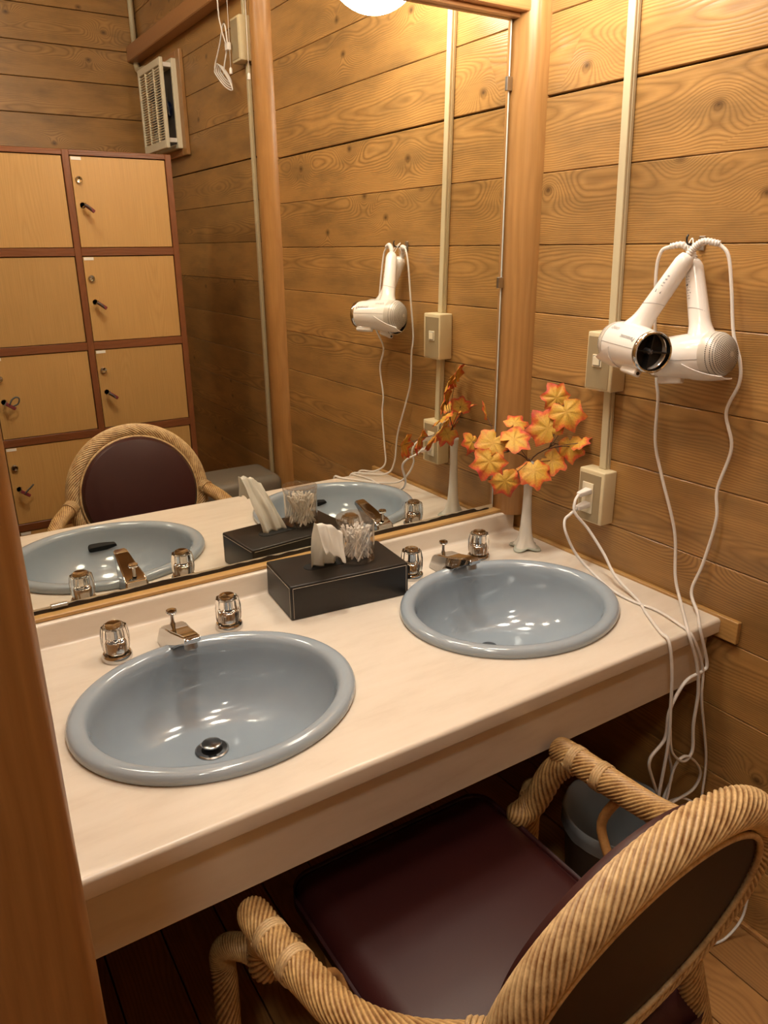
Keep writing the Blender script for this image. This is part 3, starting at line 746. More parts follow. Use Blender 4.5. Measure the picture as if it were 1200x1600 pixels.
# ------------------------------------------------------------------ hair dryers
def dryer_frame(c, X, H):
    X = Vector(X).normalized(); H = Vector(H); hx = H.dot(X); Z = (H - X * hx); hz = Z.length; Z.normalize(); Y = Z.cross(X)
    mt = Matrix((X, Y, Z)).transposed().to_4x4(); mt.translation = Vector(c); return mt, hx, hz
BAR = [(.0001, -.0860), (.012, -.0852), (.024, -.0815), (.033, -.0750), (.0395, -.0650), (.0425, -.0500), (.0432, -.030), (.0425, -.005), (.0410, .020), (.0392, .045), (.0375, .064), (.0368, .070)]
def bar_r(x):
    for (r0, a), (r1, b) in zip(BAR[:-1], BAR[1:]):
        if a <= x <= b: return r0 + (r1 - r0) * (x - a) / (b - a)
    return BAR[-1][0]
def hair_dryer(label, c, X, H, side, marks):
    mt, hx, hz = dryer_frame(c, X, H)
    t = thing('hair_dryer', label, 'hair dryer', group='white hair dryers on the wall hook'); t.matrix_world = mt
    cut = -.045
    shell = [p for p in BAR if p[1] > cut]; shell = [(bar_r(cut), cut)] + shell + [(.0345, .0702), (.0335, .050)]
    barrel = obj('barrel', lathe_me('barrel', shell, 48, 'x', capends=False), 'white', t)
    # handle: flares into the barrel
    hp = []; hr = []
    for i in range(25):
        s = i / 24; z = .018 + (hz - .018) * s; hp.append((-.022 + (hx + .022) * s, 0, z))
        hr.append(.0205 - .004 * s + .016 * max(0, 1 - s / .30) ** 2 if s < .95 else .0150)
    hr[-1] = .0118
    obj('handle', tube_me('handle', hp, hr, 24, flat=1.0), 'white', t)
    seam = []
    i0 = 8
    P_ = lambda s: Vector((-.022 + (hx + .022) * s, 0, .018 + (hz - .018) * s))
    for k in range(33):
        a = 2 * PI * k / 32; s = .40 + .035 * math.sin(a * 1 + .6); r = .0205 - .004 * s + .0002 + .016 * max(0, 1 - s / .30) ** 2
        seam.append(P_(s) + Vector((r * math.cos(a), r * math.sin(a), 0)))
    obj('fold_joint', tube_me('fold_joint', seam, .0005, 5, cap=False), 'palegrey', t)
    # intake dome with its holes
    dome = [p for p in BAR if p[1] <= cut + 1e-6] + [(bar_r(cut), cut)]
    dm = obj('intake_grille', lathe_me('intake_grille', [(r + .0004 if r > .001 else r, x_) for r, x_ in dome], 48, 'x', capends=False), 'grille', t)
    vs = []; fs = []
    for ring in range(1, 16):
        R0 = .0033 + .00265 * ring if ring < 15 else .0425
        if R0 > .0418: continue
        xr_ = next(a_[1] + (b_[1] - a_[1]) * (R0 - a_[0]) / (b_[0] - a_[0]) for a_, b_ in zip(BAR[:-1], BAR[1:]) if a_[0] <= R0 <= b_[0])
        R_ = R0 + .0005; cnt = max(6, int(2 * PI * R_ / .0036))
        for q in range(cnt):
            a = 2 * PI * (q + .5 * (ring % 2)) / cnt; b0 = len(vs)
            ra = Vector((0, math.cos(a), math.sin(a))); sl = (bar_r(min(xr_ + .001, .06)) - bar_r(max(xr_ - .001, -.086))) / .002
            nn = (ra - Vector((1, 0, 0)) * sl).normalized(); e1 = Vector((0, -math.sin(a), math.cos(a))); e2 = nn.cross(e1)
            cc_ = ra * R_ + Vector((xr_, 0, 0)) + nn * .0002
            for m_ in range(6): b = 2 * PI * m_ / 6; vs.append(cc_ + e1 * (.0011 * math.cos(b)) + e2 * (.0011 * math.sin(b)))
            fs.append(tuple(range(b0, b0 + 6)))
    hl = obj('intake_holes', mesh_from('intake_holes', vs, fs), 'dark', dm); hl['kind'] = 'stuff'
    # outlet: chrome rim, dark mouth, vanes
    obj('outlet_rim', lathe_me('outlet_rim', [(.0335, .062), (.0372, .066), (.0385, .070), (.0383, .0760), (.0360, .0785), (.0335, .0775), (.0330, .066)], 48, 'x', capends=False), 'chrome', t)
    mo = obj('outlet_mouth', lathe_me('outlet_mouth', [(.0335, .050), (.0001, .049)], 40, 'x', capends=False), 'black', t)
    for k in range(2):
        o = obj('vane', box_me('vane', (.0505, -.0330, -.0012), (.068, .0330, .0012)), 'black', t, rot=(k * PI / 2 + .35, 0, 0))
    obj('mouth_hub', lathe_me('mouth_hub', [(.006, .0505), (.005, .067), (.0001, .069)], 20, 'x', capends=False), 'greyprint', t)
    # lower intake lip of the shell (points away from the handle) and ion vent
    obj('side_seam', tube_me('side_seam', [Vector((x_, side * math.cos(-.30) * (bar_r(x_) + .0002), math.sin(-.30) * (bar_r(x_) + .0002))) for x_ in [-.045 + .11 * k / 12 for k in range(13)]], .0004, 5), 'palegrey', t)
    lip = []
    for k in range(9):
        s = k / 8; x_ = -.082 + .070 * s; R_ = .0445 + .002 * math.sin(s * PI)
        lip.append((x_, R_))
    vs = []; fs = []; na = 14
    for (x_, R_) in lip:
        wd = .35 + .75 * ((x_ + .082) / .070)
        for q in range(na + 1):
            a = -PI / 2 + wd * (q / na * 2 - 1); vs.append((x_, R_ * math.cos(a), R_ * math.sin(a)))
    for i in range(len(lip) - 1):
        for q in range(na): b0 = i * (na + 1) + q; fs.append((b0, b0 + 1, b0 + na + 2, b0 + na + 1))
    bm = bmesh.new(); m0 = mesh_from('t', vs, fs); bm.from_mesh(m0); r_ = bmesh.ops.solidify(bm, geom=list(bm.faces), thickness=.0016)
    obj('intake_lip', bm_mesh('intake_lip', bm, True, 40), 'white', t)
    vent = xf(box_me('ion_vent', (.012, -.0080, -.0505), (.066, .0080, -.034), .004, 3, True), Matrix())
    iv = obj('ion_vent', vent, 'white', t); obj('vent_hole', lathe_me('vent_hole', [(.0034, .0655), (.0034, .0668)], 16, 'x'), 'black', iv, loc=(0, 0, -.0440))
    # strain relief at the handle end
    top = Vector((hx, 0, hz))
    # print wrapped on the barrel: text runs from the outlet to the intake and reads with the handle down
    if marks == 'front':
        for body, sz, x0, ang, mt_, sh in (('Panasonic', .0120, .036, .12, 'greyprint', 0), ('ionity', .0135, -.022, .40, 'palegrey', .25)):
            me = text_me('print', body, sz, sh)
            for v in me.vertices:
                x_ = x0 - v.co.x; a = ang - v.co.y / .041; R_ = bar_r(x_) + .0004
                v.co = Vector((x_, side * R_ * math.cos(a), R_ * math.sin(a)))
            obj('brand_print', me, mt_, t)
        # small print and slider marks on the handle
        for k, (s, w_, h_, c_) in enumerate([(.535, .0115, .0062, 'greyprint'), (.60, .0050, .0016, 'palegrey'), (.635, .0042, .0026, 'palegrey'), (.675, .0042, .0030, 'palegrey'), (.715, .0042, .0030, 'palegrey')]):
            p = P_(s); r = .0205 - .004 * s + .00025; a0 = side * .95
            me = mesh_from('print', [p + Vector((r * math.cos(a0 * 1.0 + da) , r * math.sin(a0 + da), dz)) for da, dz in ((-w_ / r / 2, -h_ / 2), (w_ / r / 2, -h_ / 2), (w_ / r / 2, h_ / 2), (-w_ / r / 2, h_ / 2))], [(0, 1, 2, 3)])
            obj('handle_print', me, c_, t)
    else:
        for k in range(9):
            s = .80 - .032 * k; p = P_(s); r = .0205 - .004 * s + .00025; w_ = (.016, .013, .015, .006, .016, .012, .016, .010, .011)[k]; h_ = .0013 if k != 3 else .004
            a0 = side * 1.15
            me = mesh_from('print', [p + Vector((r * math.cos(a0 + da), r * math.sin(a0 + da), dz)) for da, dz in ((-w_ / r / 2, -h_ / 2), (0, -h_ / 2), (w_ / r / 2, -h_ / 2), (w_ / r / 2, h_ / 2), (0, h_ / 2), (-w_ / r / 2, h_ / 2))], [(0, 1, 4, 5), (1, 2, 3, 4)])
            obj('handle_print', me, 'palegrey' if k % 3 else 'greyprint', t)
        # rating label wrapped on the barrel
        vs = []; fs = []
        for i in range(2):
            for q in range(7):
                a = .45 - .75 * q / 6; x_ = .012 + .030 * i; R_ = bar_r(x_) + .0003; vs.append((x_, side * R_ * math.cos(a), R_ * math.sin(a)))
        fs = [(q, q + 1, q + 8, q + 7) for q in range(6)]
        obj('rating_label', mesh_from('rating_label', vs, fs, True), 'paperwhite', t)
        for k in range(5):
            vs = []
            for i in range(2):
                for q in range(2):
                    a = .36 - .14 * k - .045 * q * (2 if k == 4 else 1); x_ = .0145 + .025 * i; R_ = bar_r(x_) + .0006; vs.append((x_, side * R_ * math.cos(a), R_ * math.sin(a)))
            obj('handle_print', mesh_from('p', vs, [(0, 1, 3, 2)]), 'palegrey', t)
    return t, mt @ top, (mt.to_3x3() @ Vector((hx + .022, 0, hz))).normalized()
def child_world(name, me, mat, t):
    o = bpy.data.objects.new(name, me); COL.objects.link(o); me.materials.append(M[mat]); o.parent = t
    o.matrix_parent_inverse = t.matrix_world.inverted(); return o
def ribbed(path, r, ribs, name):
    P_ = smooth_path(path, ribs * 4); rad = [r * (1 - .25 * i / len(P_)) * (1.10 if (i % 4) < 2 else .90) for i in range(len(P_))]
    return tube_me(name, P_, rad, 14)
def plug(t, y, z, dirn, tilt):
    me = box_me('plug', (-.034, -.0105, -.0065), (.0, .0105, .0065), .003, 3, True)
    for v in me.vertices:
        f = max(0, (-v.co.x - .012) / .022); v.co.y *= 1 - .45 * f; v.co.z *= 1 - .2 * f
    xf(me, Matrix.Translation((-.0448, y, z)) @ Matrix.Rotation(tilt, 4, 'Y') @ Matrix.Rotation(dirn, 4, 'Z'))
    child_world('plug', me, 'white', t)
def flatcord(path, n, r=.0026): return tube_me('power_cord', smooth_path(path, n), r, 8, flat=1.35)
d1, top1, u1 = hair_dryer('white hair dryer hanging in front with its dark outlet facing the room', (-.1220, -.4560, 1.2030), (-.36, -.93, -.02), (.074, -.046, .165), -1, 'front')
d2, top2, u2 = hair_dryer('white hair dryer hanging behind with its perforated intake facing the room', (-.0570, -.5400, 1.1890), (.02, .985, -.15), (.037, .046, .168), 1, 'back')
bpy.context.view_layer.update()
# front dryer: relief arches outwards, cord falls over the counter corner
r1 = [top1 - u1 * .006, top1 + u1 * .012 + Vector((0, -.004, .003)), Vector((-.040, -.527, 1.392)), Vector((-.032, -.553, 1.388))]
child_world('strain_relief', ribbed(r1, .0072, 15, 'strain_relief'), 'white_r', d1)
C1 = [(-.032, -.551, 1.388), (-.03, -.572, 1.368), (-.03, -.587, 1.313), (-.03, -.603, 1.236), (-.03, -.624, 1.186), (-.028, -.627, 1.146), (-.016, -.602, 1.087), (-.016, -.623, 1.023), (-.016, -.606, .936), (-.016, -.613, .876), (-.018, -.599, .778), (-.024, -.586, .714), (-.045, -.620, .684), (-.085, -.655, .679), (-.064, -.668, .60), (-.074, -.668, .584), (-.119, -.668, .580), (-.147, -.668, .556), (-.166, -.668, .518), (-.165, -.666, .458), (-.201, -.664, .424), (-.188, -.664, .376), (-.135, -.664, .284),
      (-.124, -.668, .372), (-.104, -.676, .398), (-.055, -.672, .359), (-.027, -.668, .315), (-.039, -.664, .279), (-.092, -.660, .270), (-.128, -.655, .262), (-.166, -.670, .300), (-.165, -.675, .450), (-.168, -.672, .532), (-.173, -.668, .614), (-.178, -.656, .676), (-.165, -.625, .679), (-.125, -.560, .679), (-.091, -.510, .679), (-.072, -.430, .700), (-.066, -.386, .738), (-.076, -.345, .785), (-.098, -.322, .822), (-.093, -.315, .846), (-.078, -.3095, .8575)]
child_world('power_cord', flatcord(C1, 420), 'white_r', d1)
plug(d1, -.3095, .8620, 0, math.radians(-8))
r2 = [top2 - u2 * .006, top2 + u2 * .012, Vector((-.030, -.475, 1.386)), Vector((-.036, -.452, 1.384))]
child_world('strain_relief', ribbed(r2, .0070, 12, 'strain_relief'), 'white_r', d2)
C2 = [(-.036, -.453, 1.384), (-.042, -.436, 1.374), (-.040, -.428, 1.335), (-.030, -.430, 1.24), (-.018, -.435, 1.150), (-.016, -.439, 1.118), (-.016, -.446, 1.087), (-.016, -.451, 1.0), (-.016, -.477, .93), (-.016, -.523, .824), (-.018, -.540, .728), (-.034, -.572, .684), (-.115, -.650, .679), (-.098, -.668, .609), (-.085, -.672, .541), (-.085, -.672, .465), (-.082, -.676, .402), (-.109, -.676, .388), (-.148, -.674, .427), (-.162, -.672, .490), (-.140, -.660, .420), (-.100, -.650, .330), (-.124, -.655, .279), (-.06, -.660, .262), (-.03, -.700, .235), (-.022, -.760, .20), (-.022, -.803, .147), (-.026, -.811, .054), (-.064, -.804, .006), (-.109, -.795, .004), (-.14, -.78, .004), (-.10, -.74, .02), (-.045, -.69, .10), (-.020, -.675, .257), (-.022, -.672, .359), (-.068, -.672, .514), (-.075, -.668, .59), (-.112, -.661, .668), (-.108, -.625, .679), (-.095, -.563, .679), (-.102, -.508, .679), (-.099, -.453, .680), (-.088, -.395, .688), (-.105, -.345, .728), (-.128, -.328, .782), (-.120, -.314, .806), (-.100, -.309, .814), (-.078, -.3085, .8235)]
child_world('power_cord', flatcord(C2, 460), 'white_r', d2)
plug(d2, -.3085, .8300, 0, math.radians(-8))
# hook
hk = thing('wall_hook', 'small dark wall hook that carries both hair dryers', 'hook', (0, -.494, 1.390))
obj('hook_wire', tube_me('hook_wire', smooth_path([(.002, 0, -.004), (-.020, 0, -.004), (-.042, 0, -.002), (-.047, 0, .008), (-.044, 0, .014)], 16), .0018, 8), 'black', hk)
obj('hook_plate', box_me('hook_plate', (-.003, -.007, -.014), (0, .007, .012), .001), 'chrome_d', hk)
for tt, tp_, du in ((d1, top1, Vector((.022, .012, .030))), (d2, top2, Vector((-.012, .006, .028)))):
    loop_ = [tp_ + Vector((.003, .002, -.002)), tp_ + du * .5 + Vector((0, .005, .002)), tp_ + du, tp_ + du * .5 + Vector((0, -.005, .002)), tp_ + Vector((-.003, -.002, -.002))]
    child_world('hanging_loop', tube_me('hanging_loop', smooth_path(loop_, 20), .0011, 6), 'white', tt)

# ------------------------------------------------------------------ waste bin
wbn = thing('waste_bin', 'slate blue waste bin with a plastic liner under the counter by the plank wall', 'waste bin', (-.198, -.600, 0))
obj('bin_body', lathe_me('bin_body', [(.0001, .004), (.088, 0), (.092, .004), (.110, .240), (.1130, .244), (.1130, .250), (.1085, .250), (.090, .012), (.0001, .010)], 48), 'binblue', wbn)
def liner_me():
    n = 72; vs = []; fs = []; prof = [(.1145, .215), (.1150, .235), (.1150, .2525), (.1120, .2540), (.1070, .2500), (.1010, .200), (.095, .120), (.080, .060), (.04, .045), (.002, .05)]
    for i, (r, z) in enumerate(prof):
        for k in range(n):
            t = 2 * PI * k / n; q = noise.noise(Vector((math.cos(t) * 4, math.sin(t) * 4, i * .6)))
            vs.append(((r + .004 * q) * math.cos(t), (r + .004 * q) * math.sin(t), z + (.010 if i in (0, 6, 7, 8) else .003) * q))
    for i in range(len(prof) - 1):
        for k in range(n): k2 = (k + 1) % n; fs.append((i * n + k, i * n + k2, (i + 1) * n + k2, (i + 1) * n + k))
    return mesh_from('liner', vs, fs, True)
obj('liner', liner_me(), 'linerm', wbn, label='crinkled grey plastic liner')

# ------------------------------------------------------------------ rattan armchair
RC = Vector((-.712, -1.038, .616)); RR = .209; TI = math.radians(13)
ch = thing('rattan_armchair', 'rattan armchair with a round maroon padded back pushed up to the counter', 'chair', (-.712, -.82, 0))
UX = Vector((math.cos(.017), math.sin(.017), 0)); NF = Vector((-math.sin(.017), math.cos(.017), 0)); UZ = Vector((0, 0, 1)) * math.cos(TI) - NF * math.sin(TI); NN = NF * math.cos(TI) + Vector((0, 0, 1)) * math.sin(TI)
def rp(a, r=RR, d=0.): return RC + UX * (r * math.cos(a)) + UZ * (r * math.sin(a)) + NN * d
obj('back_ring', tube_me('back_ring', [rp(2 * PI * k / 320) for k in range(320)], .0238, lobes=18, turns=-6., amp=.18, closed=True), 'rattan', ch, True)
disc_m = Matrix((UX, UZ, NN)).transposed().to_4x4(); disc_m.translation = RC
obj('back_pad', xf(lathe_me('back_pad', [(.180, -.006), (.188, .008), (.1885, .026), (.178, .041), (.135, .050), (.070, .054), (.0001, .056)], 64), disc_m), 'maroon', ch, True)
obj('back_panel', xf(lathe_me('back_panel', [(.0001, -.015), (.120, -.0155), (.184, -.0145), (.188, -.008)], 64), disc_m), 'maroon_b', ch, True)
obj('piping', tube_me('piping', [rp(2 * PI * k / 120, .1890, .0235) for k in range(120)], .0046, 8, closed=True), 'rattan', ch, True)
obj('piping', tube_me('piping', [rp(2 * PI * k / 120, .1865, -.0185) for k in range(120)], .0040, 8, closed=True), 'rattan', ch, True)
# seat
def seat_me():
    bm = bmesh.new(); m0 = box_me('t', (-.212, -.235, -.060), (.212, .300, .0), .045, 6); bm.from_mesh(m0)
    me = bm_mesh('seat', bm, True)
    for v in me.vertices:
        if v.co.z > -.03: v.co.z += .010 * (1 - (v.co.x / .215) ** 2) * (1 - ((v.co.y - .015) / .255) ** 2)
    return me
seat = obj('seat', xf(seat_me(), Matrix.Translation((-.712, -.800, .392))), 'maroon', ch, True)
def hoop(z, ax_, ay0, ay1, r, name='seat_rail', lobes=0):
    pts = []
    for k in range(80):
        a = 2 * PI * k / 80; cx_, sy_ = math.cos(a), math.sin(a)
        ex = abs(cx_) ** .55 * (1 if cx_ > 0 else -1); ey = abs(sy_) ** .55 * (1 if sy_ > 0 else -1)
        pts.append((-.712 + ax_ * ex, (ay0 + ay1) / 2 + (ay1 - ay0) / 2 * ey, z))
    obj(name, tube_me(name, pts, r, 12, closed=True), 'cane', ch, True)
hoop(.325, .205, -1.03, -.55, .015)
def wrap_me(r, length, turns=4):
    n = turns * 20
    return tube_me('binding', [(r * math.cos(2 * PI * k / 20), r * math.sin(2 * PI * k / 20), -length / 2 + length * k / n) for k in range(n + 1)], .0030, 6)
def arm(tip, mids, back, low, inn, legtop, legfoot):
    pa = smooth_path([back] + mids + [tip], 70); mid = mids[0]
    ra = [.0235 - .0015 * math.cos(i / 70 * PI) for i in range(71)]
    for i in range(5): ra[-1 - i] *= (.55, .78, .90, .96, .99)[i]
    obj('armrest', tube_me('armrest', pa, ra, lobes=19, turns=-2.1 if tip[0] > -.7 else 2.1, amp=.14), 'rattan_b', ch, True)
    b0 = Vector(pa[60])
    pp = smooth_path([b0 + Vector((0, 0, -.004)), b0.lerp(Vector(low), .4) + Vector((0, .010, 0)), low, inn], 40)
    obj('front_post', tube_me('front_post', pp, [.0245] * 37 + [.023, .020, .015, .008], lobes=13, turns=-1.2 if tip[0] > -.7 else 1.2, amp=.16), 'rattan_b', ch, True)
    for j in (47, 58):
        a, b = pa[j], pa[j + 1]; dr_ = (b - a).normalized()
        q = dr_.to_track_quat('Z', 'Y').to_matrix().to_4x4(); q.translation = a
        obj('binding', xf(wrap_me(.0236, .018), q), 'rattan', ch, True)
    a = Vector(back); q = (Vector(mid) - a).normalized().to_track_quat('Z', 'Y').to_matrix().to_4x4(); q.translation = a + (Vector(mid) - a).normalized() * .022
    obj('binding', xf(wrap_me(.0232, .026), q), 'rattan', ch, True)
    lg = smooth_path([Vector(low) + Vector((0, .01, .004)), (Vector(low) + Vector(legtop)) / 2 + Vector((0, 0, .022)), legtop, Vector(legtop).lerp(Vector(legfoot), .25), legfoot], 60)
    obj('leg', tube_me('leg', lg, .0205, lobes=13, turns=3.5, amp=.2), 'rattan_b', ch, True)
    s_ = 1 if tip[0] > -.7 else -1
    obj('arm_brace', tube_me('arm_brace', smooth_path([Vector(pa[40]) + Vector((0, 0, -.018)), (-.712 + s_ * .258, -.765, .46), (-.712 + s_ * .247, -.805, .40), (-.712 + s_ * .225, -.835, .335)], 16), .0085, 10), 'cane', ch, True)
arm((-.447, -.640, .538), [(-.460, -.940, .580), (-.444, -.850, .550), (-.443, -.775, .543), (-.445, -.700, .541)], (-.502, -1.036, .612), (-.463, -.612, .400), (-.508, -.600, .372), (-.405, -.548, .352), (-.395, -.54, .0))
arm((-1.036, -.632, .500), [(-.985, -.970, .585), (-1.018, -.890, .555), (-1.026, -.800, .528), (-1.033, -.720, .512)], (-.922, -1.040, .612), (-1.015, -.634, .375), (-.950, -.610, .362), (-1.056, -.555, .352), (-1.060, -.545, .0))
for s_ in (-1, 1):
    obj('leg', tube_me('leg', smooth_path([(-.712 + s_ * .165, -1.000, .47), (-.712 + s_ * .190, -1.020, .34), (-.712 + s_ * .205, -1.055, .18), (-.712 + s_ * .215, -1.09, 0)], 40), .0205, lobes=18, turns=2.5, amp=.12), 'rattan_b', ch, True)
    obj('seat_binding', tube_me('seat_binding', smooth_path([(-.712 + s_ * .205, -.800, .330), (-.712 + s_ * .232, -.822, .338), (-.712 + s_ * .258, -.842, .342)], 12), .017, lobes=16, turns=1, amp=.15), 'cane', ch, True)
obj('stretcher', tube_me('stretcher', [(-.92, -1.06, .16), (-.504, -1.06, .16)], .011, 10), 'cane', ch, True)

# ------------------------------------------------------------------ lockers seen in the mirror
YL = -1.533
lk = thing('locker_cabinet', 'wooden locker cabinet with pale doors in a mahogany frame, seen in the mirror', 'lockers', (-.70, YL - .25, 0))
ROW = [(1.393, 1.694), (1.065, 1.366), (.741, 1.037), (.417, .713), (.100, .389)]
COLS = [(-.692, -.359), (-1.048, -.715)]
for (a, b) in ((-.359, -.337), (-.715, -.692), (-1.071, -1.048)):
    obj('upright', box_me('upright', (a, YL - .50, 0), (b, YL, 1.711), .0015), 'mahog', lk, True)
for (a, b) in ((1.694, 1.711), (1.366, 1.393), (1.037, 1.065), (.713, .741), (.389, .417), (.04, .100)):
    for (c0, c1) in COLS: obj('rail', box_me('rail', (c0, YL - .50, a), (c1, YL - .001, b), .001), 'mahog_x', lk, True)
obj('back_board', box_me('back_board', (-1.071, YL - .51, 0), (-.337, YL - .50, 1.711)), 'mahog', lk, True)
for ci, (c0, c1) in enumerate(COLS):
    for ri, (z0, z1) in enumerate(ROW):
        me = box_me('door', (c0 + .0025, YL - .022, z0 + .002), (c1 - .0025, YL - .004, z1 - .003), .001)
        c_ = Vector(((c0 + c1) / 2, YL - .013, (z0 + z1) / 2))
        for v in me.vertices: v.co -= c_
        d = obj('door', me, 'door', lk, True, loc=c_)
        def dp(name, me_, mat, p): obj(name, me_, mat, d, loc=Vector(p) - c_)
        lx = c0 + .023
        dp('number_label', box_me('number_label', (-.017, -.0005, -.005), (.017, .0005, .005)), 'paperwhite', (c0 + .022, YL - .0032, z1 - .0095))
        dp('pull_knob', lathe_me('pull_knob', [(.009, .0), (.0115, -.001), (.0120, -.006), (.0095, -.010), (.006, -.0095), (.0001, -.008)], 20, 'y'), 'chrome', (lx, YL - .004, z1 - .077))
        ko = d.children[-1]; ko.rotation_euler = (0, 0, PI)
        dp('lock_cylinder', lathe_me('lock_cylinder', [(.010, 0), (.0115, -.001), (.0115, -.008), (.009, -.011), (.0001, -.011)], 20, 'y'), 'chrome_d', (lx + .003, YL - .004, z1 - .160))
        d.children[-1].rotation_euler = (0, 0, PI)
KEYL = {(0, 0): 'locker key with dark tag in the topmost door beside the side wall', (0, 1): 'locker key with dark tag in the second door down beside the side wall', (0, 2): 'locker key with dark tag in the third door down beside the side wall',
        (1, 2): 'locker key with a curled grey strap in the third door of the far column', (1, 3): 'locker key with an upturned grey strap in the fourth door of the far column'}
for (ci, ri), lab in KEYL.items():
    c0 = COLS[ci][0]; z1 = ROW[ri][1]; p = (c0 + .026, YL + .007, z1 - .160)
    k = thing('locker_key', lab, 'key', p, group='keys in the locker doors')
    obj('key_bow', box_me('key_bow', (-.0015, 0, -.009), (.0015, .022, .009), .001), 'chrome', k, rot=(0, .6, 0))
    obj('key_tag', xf(box_me('key_tag', (0, -.004, -.006), (.036, .004, .006), .002), Matrix.Rotation(math.radians(38), 4, 'Y')), 'redrubber', k, loc=(.002, .020, 0))
    if ci == 0: pts = [(0, .024, 0), (.010, .032, -.006), (.018, .030, -.016), (.016, .022, -.012), (.004, .020, -.002)]
    elif ri == 2: pts = [(.012, .022, -.006), (.022, .024, .012), (.036, .024, .020), (.046, .024, .014), (.040, .022, -.004), (.020, .020, -.012)]
    else: pts = [(.012, .022, -.012), (.024, .024, .002), (.036, .024, .012), (.046, .022, .020), (.030, .020, .004)]
    obj('key_strap', tube_me('key_strap', smooth_path(pts, 20), .0030, 6), 'greyrubber', k)

# ------------------------------------------------------------------ stool by the wall (mirror only)
sl = thing('vinyl_stool', 'taupe vinyl stool with a pale metal frame behind the armchair, seen in the mirror', 'stool', (-.225, -1.405, 0))
sm_ = box_me('cushion', (-.155, -.120, .395), (.155, .120, .515), .035, 5, True)
obj('cushion', sm_, 'stoolgrey', sl)
obj('seat_frame', box_me('seat_frame', (-.140, -.110, .372), (.140, .110, .395), .004), 'cream', sl)
for sx in (-1, 1):
    for sy in (-1, 1): obj('leg', tube_me('leg', [(sx * .125, sy * .095, .375), (sx * .140, sy * .105, 0)], .011, 12), 'cream', sl)

# ------------------------------------------------------------------ ventilating fan (mirror only)
fn = thing('ventilation_fan', 'cream wall ventilation fan with a slatted front panel above the lockers', 'fan', (0, -2.49, 1.83))
F0, F1, G0, G1 = -2.665, -2.318, 1.826, 2.192
for (a, b, c, d) in ((F0 - .05, F0, G0 - .03, G1 + .03), (F1, F1 + .05, G0 - .03, G1 + .03)):
    obj('wood_surround', box_me('wood_surround', (-.018, a, c), (0, b, d), .002), 'post', fn, True)
for (c, d) in ((G0 - .03, G0), (G1, G1 + .03)): obj('wood_surround', box_me('wood_surround', (-.018, F0, c), (0, F1, d), .002), 'beam', fn, True)
for (a, b, c, d) in ((F0, F0 + .02, G0, G1), (F1 - .02, F1, G0, G1), (F0 + .02, F1 - .02, G0, G0 + .02), (F0 + .02, F1 - .02, G1 - .02, G1)):
    obj('body_frame', box_me('body_frame', (-.038, a, c), (-.001, b, d), .002), 'cream', fn, True)
obj('back_plate', box_me('back_plate', (-.006, F0 + .02, G0 + .02), (-.002, F1 - .02, G1 - .02)), 'greyprint', fn, True)
for (a, b, c, d) in ((F0, F0 + .018, G0, G1), (F1 - .018, F1, G0, G1), (F0 + .018, F1 - .018, G0, G0 + .035), (F0 + .018, F1 - .018, G1 - .03, G1)):
    obj('panel_frame', box_me('panel_frame', (-.092, a, c), (-.076, b, d), .002), 'cream', fn, True)
sm = box_me('slat', (-.0885, -.155, -.0015), (-.0820, .155, .0015))
nsl = 27
for k in range(nsl):
    obj('slat', sm, 'ivory_l', fn, True, loc=(0, (F0 + F1) / 2, G0 + .045 + (G1 - G0 - .085) * k / (nsl - 1)))
for y_ in (F0 + .11, F0 + .235): obj('slat_rib', box_me('slat_rib', (-.091, y_ - .003, G0 + .03), (-.079, y_ + .003, G1 - .028)), 'ivory_l', fn, True)
for k in range(5):
    me = mesh_from('fan_blade', [(0, .02, -.01), (-.012, .13, -.045), (-.022, .135, .03), (-.004, .03, .02)], [(0, 1, 2, 3)])
    bm = bmesh.new(); bm.from_mesh(me); bmesh.ops.solidify(bm, geom=list(bm.faces), thickness=.002); me = bm_mesh('fan_blade', bm)
    obj('fan_blade', xf(me, Matrix.Rotation(k * 2 * PI / 5, 4, 'X')), 'navy', fn, True, loc=(-.038, (F0 + F1) / 2, (G0 + G1) / 2))
obj('motor_hub', lathe_me('motor_hub', [(.035, -.002), (.035, -.045), (.02, -.055), (.0001, -.056)], 24, 'x'), 'navy', fn, True, loc=(-.002, (F0 + F1) / 2, (G0 + G1) / 2))
for z_ in (G0 + .025, G1 - .035): obj('panel_catch', box_me('panel_catch', (-.076, F1 - .03, z_), (-.038, F1 - .010, z_ + .018), .001), 'white', fn, True)
pp = thing('corner_pipe', 'grey conduit pipe in the corner above the lockers, seen in the mirror', 'pipe', (-.03, YB + .02, 2.2))
obj('pipe', tube_me('pipe', [(-.022, YB + .018, 2.26), (-.022, YB + .018, 2.745)], .013, 12), 'conduit', pp, True)
obj('elbow', tube_me('elbow', smooth_path([(-.022, YB + .018, 2.265), (-.022, YB + .05, 2.235), (-.022, YB + .16, 2.225), (-.022, YB + .22, 2.205)], 16), .014, 12), 'conduit', pp, True)

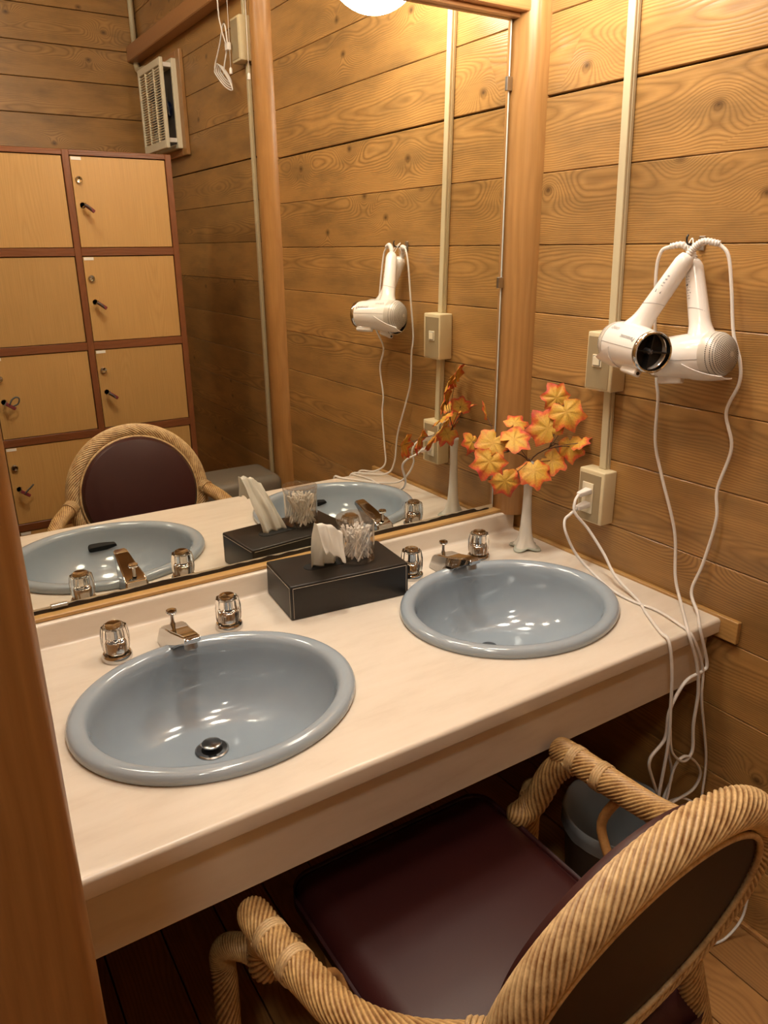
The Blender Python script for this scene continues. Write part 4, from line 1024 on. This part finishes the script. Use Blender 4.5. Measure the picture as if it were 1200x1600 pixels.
# ------------------------------------------------------------------ lamps
LA = Vector((-.2370, -.2800, 2.010)); RG = .114
la = thing('wall_lamp', 'lit white globe lamp high on the plank wall, seen only in the mirror', 'lamp', (0, -.28, 2.01))
obj('lamp_globe', lathe_me('lamp_globe', [(max(.0001, RG * math.sin(PI * k / 24)), -RG * math.cos(PI * k / 24)) for k in range(25)], 48), 'globe', la, True, loc=LA)
obj('lamp_neck', lathe_me('lamp_neck', [(.040, RG * .90), (.044, RG * .95), (.044, RG + .03), (.020, RG + .04), (.012, RG + .045)], 28), 'chrome_d', la, True, loc=LA)
obj('lamp_arm', tube_me('lamp_arm', smooth_path([(LA.x, LA.y, LA.z + RG + .03), (LA.x, LA.y, LA.z + RG + .07), (LA.x + .05, LA.y, LA.z + RG + .085), (-.05, LA.y, LA.z + RG + .06), (-.004, LA.y, LA.z + RG + .05)], 24), .009, 12), 'chrome_d', la, True)
obj('lamp_base', lathe_me('lamp_base', [(.05, -.001), (.05, -.012), (.02, -.02), (.0001, -.02)], 28, 'x'), 'chrome_d', la, True, loc=(0, LA.y, LA.z + RG + .05))
LB = Vector((-1.10, -1.02, 2.30))
lb = thing('ceiling_lamp', 'large lit white dome lamp on the ceiling above the doorway', 'lamp', (LB.x, LB.y, ZC))
obj('lamp_dome', lathe_me('lamp_dome', [(max(.0001, .13 * math.sin(PI / 2 * k / 14)), -.10 * math.cos(PI / 2 * k / 14)) for k in range(15)] + [(.13, .03)], 48), 'dome', lb, loc=(0, 0, -.045))
obj('lamp_base', lathe_me('lamp_base', [(.135, -.016), (.14, -.014), (.14, -.001)], 48), 'cream', lb)
lc = dup(lb, (-.78, -.36, ZC), label='unseen small lit white dome lamp added to the ceiling close to the mirror wall')  # unseen lamp added to brighten the side wall behind the half-round post
for c_ in lc.children:
    if c_.name.startswith('lamp_dome'):
        c_.data = c_.data.copy(); c_.data.materials.clear(); c_.data.materials.append(M['dome_fill']); c_.scale = (.8, .8, .8)
ld = dup(lb, (-1.75, -1.80, ZC), label='lit white dome lamp on the ceiling of the entrance behind the lockers')
M['dome_d'] = m_emit('lit_opal_dome_entrance', LAMP_COL, LAMP_D)
for c_ in ld.children:
    if c_.name.startswith('lamp_dome'): c_.data = c_.data.copy(); c_.data.materials.clear(); c_.data.materials.append(M['dome_d'])
